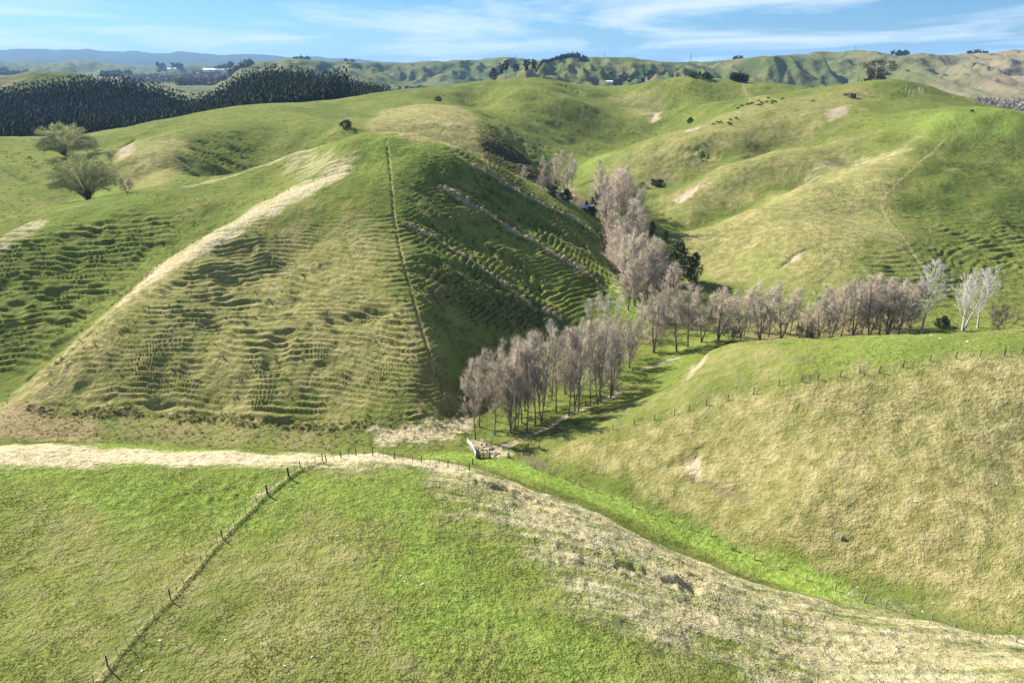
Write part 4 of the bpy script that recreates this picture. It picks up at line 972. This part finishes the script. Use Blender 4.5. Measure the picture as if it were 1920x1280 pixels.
# ---------------------------------------------------------------- stock yard
def gate(label, p0, p1, h=1.15, mat='wood_dark', rails=5):
    (x0, y0), (x1, y1) = p0, p1; L = math.hypot(x1-x0, y1-y0); z = min(gz(x0, y0), gz(x1, y1))
    e = empty('farm_gate', (x0, y0, z+.08), math.atan2(y1-y0, x1-x0)); tag(e, label, 'gate')
    for k in range(rails):
        zz = .12+(h-.15)*k/(rails-1); put('rail', boxes_mesh('gate_rail', [(.04, L-.04, -.03, .03, zz-.075, zz+.075)], M[mat]), e)
    for xx in (0.0, L/2, L): put('upright', boxes_mesh('gate_upright', [(xx-.07, xx+.07, -.06, .06, -.06, h+.06)], M[mat]), e)
    t = Tubes(); t.tube([(.05, -.05, .1), (L/2-.05, -.05, h-.05)], [.05, .05], 4); put('brace', tri_mesh('gate_brace', t.V, t.T, M[mat]), e)
    return e
g0 = spot(893, 859); g1 = spot(915.5, 859); gate('closed dark timber gate at the front of the stock yard', g0, (g0[0]+3.0*(g1[0]-g0[0])/abs(g1[0]-g0[0]), g0[1]), 1.25)
a0 = spot(981.5, 851); gate('open dark timber gate standing in the mud right of the stock yard', a0, (a0[0]+1.1, a0[1]+2.3), 1.5)
e = empty('post', (0, 0, 0)); bpy.data.objects.remove(e)
for k, (u, v, lab) in enumerate([(952,858,'dark gate post right of the closed gate'),(884,870,'dark post in the bright grass before the stock yard'),(915.8,859,'dark latch post of the closed gate')]):
    x, y = spot(u, v); tag(put('gate_post', STRAIN, None, (x+.25, y, gz(x, y))), lab, 'post')
# iron-clad side fence of the yard
pr = [spot(893, 858), spot(888, 846), spot(884, 838)]; pl = [spot(884, 838), spot(876, 830)]
def iron_fence(label, pts_, h):
    (x0, y0) = pts_[0]; e = empty('iron_fence', (x0, y0, gz(x0, y0))); tag(e, label, 'fence'); z0 = gz(x0, y0)
    for (ax, ay), (bx, by) in zip(pts_[:-1], pts_[1:]):
        L = math.hypot(bx-ax, by-ay); n = max(2, int(L/.9)); an = math.atan2(by-ay, bx-ax)
        for k in range(n):
            cx = ax+(bx-ax)*k/n; cy = ay+(by-ay)*k/n
            V = []; Fc = []; m = 16; w = L/n-.03
            for j in range(m+1):
                d = .02*math.sin(j/m*6.28*4)
                V += [(w*j/m, d-.004, .05), (w*j/m, d-.004, h), (w*j/m, d+.004, .05), (w*j/m, d+.004, h)]
            for j in range(m):
                a = 4*j; Fc += [(a, a+4, a+5, a+1), (a+2, a+3, a+7, a+6), (a+1, a+5, a+7, a+3)]
            put('panel', mesh_from('iron_panel', V, Fc, M['iron'], True), e, (cx-x0, cy-y0, gz(cx, cy)-z0+rnd.uniform(-.03, .06)), (rnd.uniform(-.02, .02), 0, an))
            put('post', POST, e, (cx-x0, cy-y0+.12, gz(cx, cy)-z0), (0, 0, 0), (1, 1, h/1.25+.05))
iron_fence('pale blue iron fence along the left side of the stock yard', pr, 1.35)
iron_fence('pale iron fence at the back left corner of the stock yard', pl, 1.2)
# sawn logs and firewood heaps
for hk, (u, v, n, lab) in enumerate([(903,838,8,'heap of pale split logs by the iron fence in the yard'),(921,842,6,'middle heap of pale split timber in the yard'),(930,851,5,'scattered pale timber at the front of the yard'),(914,830,5,'grey branches lying at the back of the yard')]):
    x0, y0 = spot(u, v); e = empty('log_heap', (x0, y0, gz(x0, y0))); tag(e, lab, 'log heap')
    for k in range(n):
        L = rnd.uniform(.7, 2.4); r = rnd.uniform(.06, .17); t = Tubes(); an = rnd.uniform(0, 3.1); el = rnd.uniform(-.06, .16)
        dx, dy, dz = math.cos(an)*math.cos(el)*L/2, math.sin(an)*math.cos(el)*L/2, math.sin(el)*L/2
        cx, cy = rnd.gauss(0, .8), rnd.gauss(0, 1.0); cz = gz(x0+cx, y0+cy)-gz(x0, y0)+abs(dz)+r*rnd.choice([1, 1, 2.4])
        t.tube([(cx-dx, cy-dy, cz-dz), (cx, cy, cz+.02), (cx+dx, cy+dy, cz+dz)], [r, r*1.05, r*.85], 6)
        c = len(t.V); t.V += [np.array((cx-dx, cy-dy, cz-dz)), np.array((cx+dx, cy+dy, cz+dz))]
        for q in range(6): t.T += [(q, c, (q+1) % 6), (12+q, 12+(q+1) % 6, c+1)]
        put('log', tri_mesh('log', t.V, t.T, M['wood_pale'] if k % 3 else M['bark']), e)
# ---------------------------------------------------------------- cattle
def cow_mesh(graze):
    me = bpy.data.meshes.new('cow_frame')
    V = [(-.75,0,1.12),(-.35,0,1.08),(.1,0,1.04),(.55,0,1.10),(.85,0,1.22 if not graze else 1.0),(1.1,0,1.36 if not graze else .62),(1.22,0,1.38 if not graze else .38),(1.42,0,1.26 if not graze else .18)]
    R = [.30,.36,.40,.36,.22,.16,.15,.09]; E = [(i, i+1) for i in range(7)]
    def limb(root, pts_, rad):
        p = root
        for q, r in zip(pts_, rad): V.append(q); R.append(r); E.append((p, len(V)-1)); p = len(V)-1
    for s in (-1, 1):
        limb(0, [(-.72,.2*s,.78),(-.80,.2*s,.46),(-.74,.2*s,.0)], [.15,.075,.06]); limb(3, [(.52,.2*s,.74),(.54,.2*s,.42),(.53,.2*s,.0)], [.13,.07,.06])
        limb(6, [(V[6][0]-.06,.24*s,V[6][2]+.08)], [.05])
    limb(0, [(-1.0,0,1.1),(-1.06,0,.55)], [.05,.035])
    me.from_pydata(V, E, []); o = bpy.data.objects.new('cow_frame', me); COL.objects.link(o)
    sk = o.modifiers.new('s', 'SKIN'); sk.use_smooth_shade = True
    for i, v in enumerate(me.skin_vertices[0].data): v.radius = (R[i], R[i]); v.use_root = (i == 2)
    sd = o.modifiers.new('d', 'SUBSURF'); sd.levels = 1
    dg = bpy.context.evaluated_depsgraph_get(); m2 = bpy.data.meshes.new_from_object(o.evaluated_get(dg)); m2.name = 'cow'; m2.materials.clear(); m2.materials.append(M['hide'])
    bpy.data.objects.remove(o); return m2
COW = [cow_mesh(True), cow_mesh(False)]
CX = [(980,443),(1018,430),(1072,417),(1103,413),(1125,402),(1190,375),(1184,423),(1207,428),(1215,398),(1265,388),(1282,350),(1314,402),(1325,380),(1352,392),(1425,362),(1728,384)]
for k, (a, b) in enumerate(CX):
    x, y = spot(1200+a/5.333, 120+b/5.333+1.0); o = put('cow', COW[k % 3 == 1], None, (x, y, gz(x, y)-.02), (0, 0, rnd.choice([0, 3.14])+rnd.uniform(-.6, .6)))
    tag(o, 'black cow grazing along the upper spur, %s from the left of the upper mob' % ORD[k], 'cow', 'cattle of the upper mob')
for k, (a, b) in enumerate([(732,615),(775,602),(805,598),(885,607),(907,622),(905,580),(958,566)]):
    x, y = spot(1200+a/5.333, 120+b/5.333+1.0); o = put('cow', COW[k % 2], None, (x, y, gz(x, y)-.02), (0, 0, rnd.choice([0, 3.14])+rnd.uniform(-.5, .5)))
    tag(o, 'black cow on the lower green slope, %s from the left of the small mob' % ORD[k], 'cow', 'cattle of the small lower mob')
for u, v, lab in [(1583,181,'black cow left of the brown hut'),(1588.5,181,'black cow right beside the brown hut'),(1822,211,'lone black cow on the green ridge at the right')]:
    x, y = spot(u, v); tag(put('cow', COW[0], None, (x, y, gz(x, y)-.02), (0, 0, .3)), lab, 'cow')
# ---------------------------------------------------------------- hut below the gum tree
x, y = spot(1597, 184); e = empty('farm_hut', (x, y, gz(x, y)), .25); tag(e, 'small dark brown hut below the gum tree', 'hut')
put('wall', boxes_mesh('hut_wall', [(-1.9, 1.9, -1.4, 1.4, -.3, 2.1)], M['wood_dark']), e)
put('roof', mesh_from('hut_roof', [(-2.1,-1.65,2.12),(2.1,-1.65,2.12),(2.1,1.65,2.7),(-2.1,1.65,2.7),(-2.1,-1.65,2.2),(2.1,-1.65,2.2),(2.1,1.65,2.78),(-2.1,1.65,2.78)], BF, M['wood_dark']), e)
put('door', boxes_mesh('hut_door', [(-.4, .4, -1.46, -1.403, 0, 1.9)], M['wood_pale']), e)
# ---------------------------------------------------------------- far buildings
def building(label, u, Yd, w, d, h, rz=0.0, long_=False, wall='white_paint', roof='roof_grey', lift=0):
    x, y = float(side_A(u, 150))*Yd, Yd; z = float(H0(np.array([x]), np.array([y]))[0])+lift
    e = empty('farm_building', (x, y, z-.3), rz); tag(e, label, 'building')
    put('wall', boxes_mesh('building_wall', [(-w/2, w/2, -d/2, d/2, 0, h)], M[wall]), e)
    rh = h+d*.22
    V = [(-w/2-.5,-d/2-.6,h-.1),(w/2+.5,-d/2-.6,h-.1),(w/2+.5,d/2+.6,h-.1),(-w/2-.5,d/2+.6,h-.1),(-w/2-.5,0,rh),(w/2+.5,0,rh)]
    put('roof', mesh_from('building_roof', V, [(0,1,5,4),(2,3,4,5),(0,4,3),(1,2,5),(3,2,1,0)], M[roof]), e)
    n = max(2, int(w/5))
    for k in range(n):
        xx = -w/2+(k+.5)*w/n; put('window', boxes_mesh('building_window', [(xx-.7, xx+.7, -d/2-.06, -d/2-.004, h*.35, h*.75)], M['dark_pane']), e)
building('long white packing shed roof on the far flat', 415, 3000, 130, 24, 9, .03, roof='white_paint')
building('white farmhouse among trees on the near edge of the flat', 398, 2060, 18, 10, 5, .4, roof='white_paint')
building('grey roofed shed left of the white farmhouse on the flat', 380, 2090, 22, 10, 5, -.2)
building('low shed right of the white farmhouse on the flat', 412, 2120, 14, 9, 4, .1)
building('white homestead high on the far hills', 326, 4000, 46, 22, 14, .1, roof='white_paint', lift=6)
building('white shed in the valley below the dark scarp', 1139, 1450, 20, 8, 4, .1, roof='white_paint', lift=2)
# ---------------------------------------------------------------- power pylons
def pylon(label, u, vt, Yd):
    x = float(side_A(u, vt))*Yd; z = float(H0(np.array([x]), np.array([float(Yd)]))[0]); Hh = CAM_Z-float(slope_T(vt))*Yd-z; Hh = min(max(Hh, 14), 45)
    e = empty('power_pylon', (x, Yd, z-.5), .3); tag(e, label, 'pylon'); b = Hh*.10; tp = Hh*.018; r = Hh*.006
    for sx in (-1, 1):
        for sy in (-1, 1):
            t = Tubes(); t.tube([(b*sx, b*sy, 0), (tp*2*sx, tp*2*sy, Hh*.6), (tp*sx, tp*sy, Hh)], [r*1.3, r, r*.8], 4); put('leg', tri_mesh('pylon_leg', t.V, t.T, M['steel']), e)
    for k in range(5):
        z0 = Hh*(.05+.17*k); z1 = Hh*(.05+.17*(k+1)); w0 = b+(tp*2-b)*min(1, z0/(Hh*.6)); w1 = b+(tp*2-b)*min(1, z1/(Hh*.6)); t = Tubes()
        for sy in (-1, 1):
            t.tube([(-w0, w0*sy, z0), (w1, w1*sy, z1)], [r*.6]*2, 3); t.tube([(w0, w0*sy, z0), (-w1, w1*sy, z1)], [r*.6]*2, 3)
        put('bracing', tri_mesh('pylon_bracing', t.V, t.T, M['steel']), e)
    for zz, w in ((.68, .17), (.80, .14), (.92, .11)):
        t = Tubes(); t.tube([(-Hh*w, 0, Hh*zz), (0, 0, Hh*(zz+.02)), (Hh*w, 0, Hh*zz)], [r*.5, r*1.3, r*.5], 4); put('cross_arm', tri_mesh('pylon_arm', t.V, t.T, M['steel']), e)
for u, vt, Yd, lab in [(1296,100,2100,'power pylon on the low skyline right of the middle'),(1605,83,2100,'power pylon on the highest far hilltop'),(1134,97,1740,'power pylon on the skyline above the dark scarp'),(1092,98,1730,'thin power pylon at the top of the diagonal pine belt'),(952,102,2960,'far power pylon left of the hilltop pines'),(966,102,2980,'far power pylon behind the hilltop pines')]: pylon(lab, u, vt, Yd)
# ---------------------------------------------------------------- pond
pq = np.array([spot(u, v) for u, v in [(1087,387),(1098,385.5),(1110,387),(1116,390.5),(1110,394),(1100,396),(1090,393)]])
pz = float(np.max(Hfull(pq[:, 0], pq[:, 1])))+.05
wm, wnt, wb = new_mat('pond_water'); wb.inputs['Base Color'].default_value = (.02, .035, .05, 1); wb.inputs['Roughness'].default_value = .06; wb.inputs['Specular IOR Level'].default_value = .6
pbm = node(wnt, 'ShaderNodeBump'); pbm.inputs['Strength'].default_value = .08; wnt.links.new(noise(wnt, node(wnt, 'ShaderNodeTexCoord').outputs['Object'], 2.5, 3), pbm.inputs['Height']); wnt.links.new(pbm.outputs[0], wb.inputs['Normal'])
po = put('pond', mesh_from('pond', [(x, y, pz) for x, y in pq], [tuple(range(len(pq)))], wm)); tag(po, 'small blue pond in the upper valley', kind='structure')
# ---------------------------------------------------------------- stones and a stump
def stone_mesh(seed):
    bm = bmesh.new(); bmesh.ops.create_icosphere(bm, subdivisions=2, radius=1); r = random.Random(seed)
    ph = [r.uniform(0, 6) for _ in range(6)]
    for v in bm.verts:
        c = v.co; f = 1+.22*math.sin(3*c.x+ph[0])+.18*math.sin(4*c.y+ph[1])+.15*math.sin(5*c.z+ph[2]); v.co = Vector((c.x*f*1.2, c.y*f*.9, c.z*f*.65))
    me = bpy.data.meshes.new('stone'); bm.to_mesh(me); bm.free(); me.materials.append(M['stone']); return me
SM = [stone_mesh(i) for i in range(4)]
ST = [(300,1201,.30),(422,1199,.24),(266,1257,.24),(594,1133,.28),(585,1231,.26),(534,1248,.22),(633,1005,.24),(127,1178,.2),(139,1132,.2),(544,918,.34),(792,1098,.34),(837,978,.26),(1092,1224,.22),(751,1079,.22),(758,1090,.22),(930,975,.2),(1220,1130,.2),(1717,940,.45),(1704,935,.3),(1869,907,.34),(1764,1052,.3),(1592,1112,.32),(1608,1101,.3),(1750,1132,.3),(1730,1146,.34),(1794,982,.28),(1800,905,.3),(1692,887,.25),(1745,632,.4),(1762,637,.5),(1813,642,.6)]
near_n = far_n = 0
for k, (u, v, r) in enumerate(ST):
    x, y = spot(u, v); where = 'on the near slope' if k < 17 else 'on the face of the right knoll'
    if k < 17: near_n += 1; n = near_n
    else: far_n += 1; n = far_n
    nm = sorted([s for s in (ST[:17] if k < 17 else ST[17:])], key=lambda s: s[0]).index((u, v, r))
    tag(put('stone', SM[k % 4], None, (x, y, gz(x, y)+r*.1), (0, 0, k), (r*.38,)*3), 'small white stone %s, %s from the left' % (where, ORD[nm]), 'stone', 'white stones '+where)
x, y = spot(1578, 1010); t = Tubes(); t.tube([(0, 0, -.3), (0, 0, .3), (.05, .05, .65)], [.25, .22, .18], 9); n = len(t.V); t.V.append(np.array((.05, .05, .67)))
for q in range(9): t.T.append((n-9+q, n-9+(q+1) % 9, n))
tag(put('stump', tri_mesh('stump', t.V, t.T, M['bark']), None, (x, y, gz(x, y))), 'dark tree stump on the face of the right knoll', 'stump')
print('done', time.time()-T_START, len(bpy.data.objects))
# ---------------------------------------------------------------- grass tufts of the near slopes
def tuft_mesh(name, seed, n, h, spread, mat):
    r = np.random.RandomState(seed); V = []; T = []
    for i in range(n):
        a = r.uniform(0, 6.28); d = spread*r.uniform(0, .6); bx, by = math.cos(a)*d, math.sin(a)*d
        lean = r.uniform(.2, 1.0)*spread; hh = h*r.uniform(.55, 1.1); w = .022+.03*r.rand()
        px, py = -math.sin(a)*w, math.cos(a)*w; k = len(V); ex, ey = bx+math.cos(a)*lean, by+math.sin(a)*lean
        V += [(bx-px, by-py, -.03), (bx+px, by+py, -.03), ((bx+ex)/2+px*.8, (by+ey)/2+py*.8, hh*.7), ((bx+ex)/2-px*.8, (by+ey)/2-py*.8, hh*.7), (ex, ey, hh)]
        T += [(k, k+1, k+2), (k, k+2, k+3), (k+3, k+2, k+4)]
    return tri_mesh(name, V, T, mat)
def tuft_material():
    m, nt, b = new_mat('grass_tufts')
    a = node(nt, 'ShaderNodeAttribute', attribute_name='tint', attribute_type='INSTANCER')
    d = node(nt, 'ShaderNodeBsdfDiffuse'); t = node(nt, 'ShaderNodeBsdfTranslucent'); mx = node(nt, 'ShaderNodeMixShader'); mx.inputs[0].default_value = .55
    nt.links.new(a.outputs['Color'], d.inputs[0]); nt.links.new(a.outputs['Color'], t.inputs[0]); nt.links.new(d.outputs[0], mx.inputs[1]); nt.links.new(t.outputs[0], mx.inputs[2])
    o = [n for n in nt.nodes if n.type == 'OUTPUT_MATERIAL'][0]; nt.links.new(mx.outputs[0], o.inputs[0]); nt.nodes.remove(b)
    return m
TM = tuft_material()
def scatter(name, label, P, sc, tint, tufts):
    me = bpy.data.meshes.new(name); me.vertices.add(len(P)); me.vertices.foreach_set('co', P.astype(np.float32).ravel())
    a = me.attributes.new('size', 'FLOAT', 'POINT'); a.data.foreach_set('value', sc.astype(np.float32))
    a = me.attributes.new('tint', 'FLOAT_COLOR', 'POINT'); a.data.foreach_set('color', np.c_[tint, np.ones(len(P))].astype(np.float32).ravel())
    a = me.attributes.new('turn', 'FLOAT_VECTOR', 'POINT'); rr = np.random.RandomState(1)
    a.data.foreach_set('vector', np.c_[rr.uniform(-.15, .15, len(P)), rr.uniform(-.15, .15, len(P)), rr.uniform(0, 6.28, len(P))].astype(np.float32).ravel())
    o = bpy.data.objects.new(name, me); COL.objects.link(o); tag(o, label, 'grass', kind='stuff')
    ng = bpy.data.node_groups.new(name, 'GeometryNodeTree')
    ng.interface.new_socket('Geometry', in_out='INPUT', socket_type='NodeSocketGeometry'); ng.interface.new_socket('Geometry', in_out='OUTPUT', socket_type='NodeSocketGeometry')
    gi = ng.nodes.new('NodeGroupInput'); go = ng.nodes.new('NodeGroupOutput')
    ip = ng.nodes.new('GeometryNodeInstanceOnPoints'); ng.links.new(gi.outputs[0], ip.inputs['Points'])
    gg = ng.nodes.new('GeometryNodeGeometryToInstance'); 
    for t in tufts[::-1]:
        oi = ng.nodes.new('GeometryNodeObjectInfo'); oi.inputs['Object'].default_value = t; ng.links.new(oi.outputs['Geometry'], gg.inputs[0])
    ng.links.new(gg.outputs[0], ip.inputs['Instance']); ip.inputs['Pick Instance'].default_value = True
    def nat(n, t):
        q = ng.nodes.new('GeometryNodeInputNamedAttribute'); q.data_type = t; q.inputs['Name'].default_value = n
        return [s for s in q.outputs if s.enabled][0]
    er = ng.nodes.new('FunctionNodeEulerToRotation'); ng.links.new(nat('turn', 'FLOAT_VECTOR'), er.inputs[0]); ng.links.new(er.outputs[0], ip.inputs['Rotation'])
    ng.links.new(nat('size', 'FLOAT'), ip.inputs['Scale']); ng.links.new(ip.outputs[0], go.inputs[0])
    md = o.modifiers.new('scatter', 'NODES'); md.node_group = ng
    return o
# the tufts to copy stand on the slope themselves
def model_tuft(seed, n, h, sp, u, v, lab):
    x, y = spot(u, v); return tag(put('grass_tuft', tuft_mesh('grass_tuft', seed, n, h, sp, PT), None, (x, y, gz(x, y))), lab, 'grass tuft')
PT = plain_mat('plain_grass', (.12, .16, .03), (.25, .22, .09), 3)
tm = [bpy.data.objects.new('grass_clump', tuft_mesh('grass_clump', s, n, h, sp, TM)) for s, n, h, sp in ((1, 14, .30, .30), (2, 16, .24, .38), (3, 12, .36, .26))]
rg2 = np.random.RandomState(9)
def near_points(n, r0, r1, half):
    r = np.sqrt(rg2.uniform(r0*r0, r1*r1, n)); a = rg2.uniform(-half, half, n); return r*np.sin(a), r*np.cos(a)
gx, gy = near_points(330000, 44, 128, math.radians(49))
zz = H0(gx, gy); uu, vv = project(gx, gy, zz); ok = (uu > -60) & (uu < 1980) & (vv > 600) & (vv < 1330); gx, gy = gx[ok], gy[ok]
cv = covers(gx, gy); n3 = vnoise(gx/2.4, gy/2.4); n1 = vnoise(gx/.9+4, gy/.9); n8 = vnoise(gx/9, gy/9)
dens = .34+.32*n3+.25*n1-.3*cv['dry']+.2*cv['lush']+.3*cv['rough']-.9*cv['soil']-.9*cv['mud']
keep = rg2.rand(len(gx)) < dens*np.clip(1.25-np.hypot(gx, gy)/260, .4, 1); gx, gy = gx[keep], gy[keep]
cv = {k: v[keep] for k, v in cv.items()}; n3 = n3[keep]; n1 = n1[keep]; n8 = n8[keep]
gz_ = Hfull(gx, gy, cv)
base = np.array([.165, .205, .045])[None]*np.ones((len(gx), 1)); j = rg2.rand(len(gx))
def blend(a, w, c): return a*(1-w[:, None])+np.array(c)[None]*w[:, None]
base = blend(base, np.clip(cv['tan']*1.0+.5*n8*(cv['tan'] > .05)+(j-.5)*.6*(cv['tan'] > .05), 0, 1), (.52, .45, .20))
base = blend(base, np.clip(cv['lush']+.6*n3*(cv['lush'] > .05)+.4*n8*(cv['lush'] > .05), 0, 1), (.38, .48, .105))
base = blend(base, np.clip(cv['dry']*1.1+.5*n3*(cv['dry'] > .05)+(j-.5)*.5*(cv['dry'] > .05), 0, 1), (.90, .80, .52))
base *= (.8+.4*rg2.rand(len(gx)))[:, None]
size = np.clip(.55+.45*rg2.rand(len(gx))+.35*cv['rough']+.35*cv['dry']+.25*n3, .3, 1.5)*.33
print('tufts', len(gx), time.time()-T_START)
scatter('pasture_grass', 'short tufted grass covering the near slopes', np.c_[gx, gy, gz_], size, base, tm)

# rank tussock on the spurs and shaded faces of the main hill and in the swamp
r_ = np.sqrt(rg2.uniform(125**2, 430**2, 300000)); a_ = rg2.uniform(-math.radians(43), math.radians(43), 300000); gx, gy = r_*np.sin(a_), r_*np.cos(a_)
cv = covers(gx, gy); n3 = vnoise(gx/3.1+40, gy/2.2); w = np.clip(cv['rough']*1.0+(.14+.3*sstep(-34, -20, gx)*(1-sstep(42, 60, gx)))*cv['terr']*np.clip(n3+.3, 0, 1.2), 0, 1)
keep = rg2.rand(len(gx)) < w*.8; gx, gy = gx[keep], gy[keep]; cv = {k: v[keep] for k, v in cv.items()}; n3 = n3[keep]
gz_ = Hfull(gx, gy, cv); j = rg2.rand(len(gx))
base = np.array([.24, .26, .09])[None]*np.ones((len(gx), 1)); base = blend(base, np.clip(j*.9*cv['rough'], 0, 1), (.40, .34, .19)); base = blend(base, np.clip(cv['rough']*cv['terr'], 0, .8), (.12, .12, .05)); base = blend(base, np.clip(cv['dry']+.6*cv['brown']*j, 0, 1), (.72, .62, .43)); base *= (.7+.5*rg2.rand(len(gx)))[:, None]  # darker where rank growth meets stepped faces: the face's shade painted into the tint
scatter('rank_tussock', 'rank tussock and rushes on the spurs and shaded faces', np.c_[gx, gy, gz_], np.clip(.8+.9*rg2.rand(len(gx))+.4*cv['rough'], .5, 2.2)*(1.05+1.1*sstep(340, 370, np.hypot(gx, gy))), base, tm)
print('tussock', len(gx), time.time()-T_START)
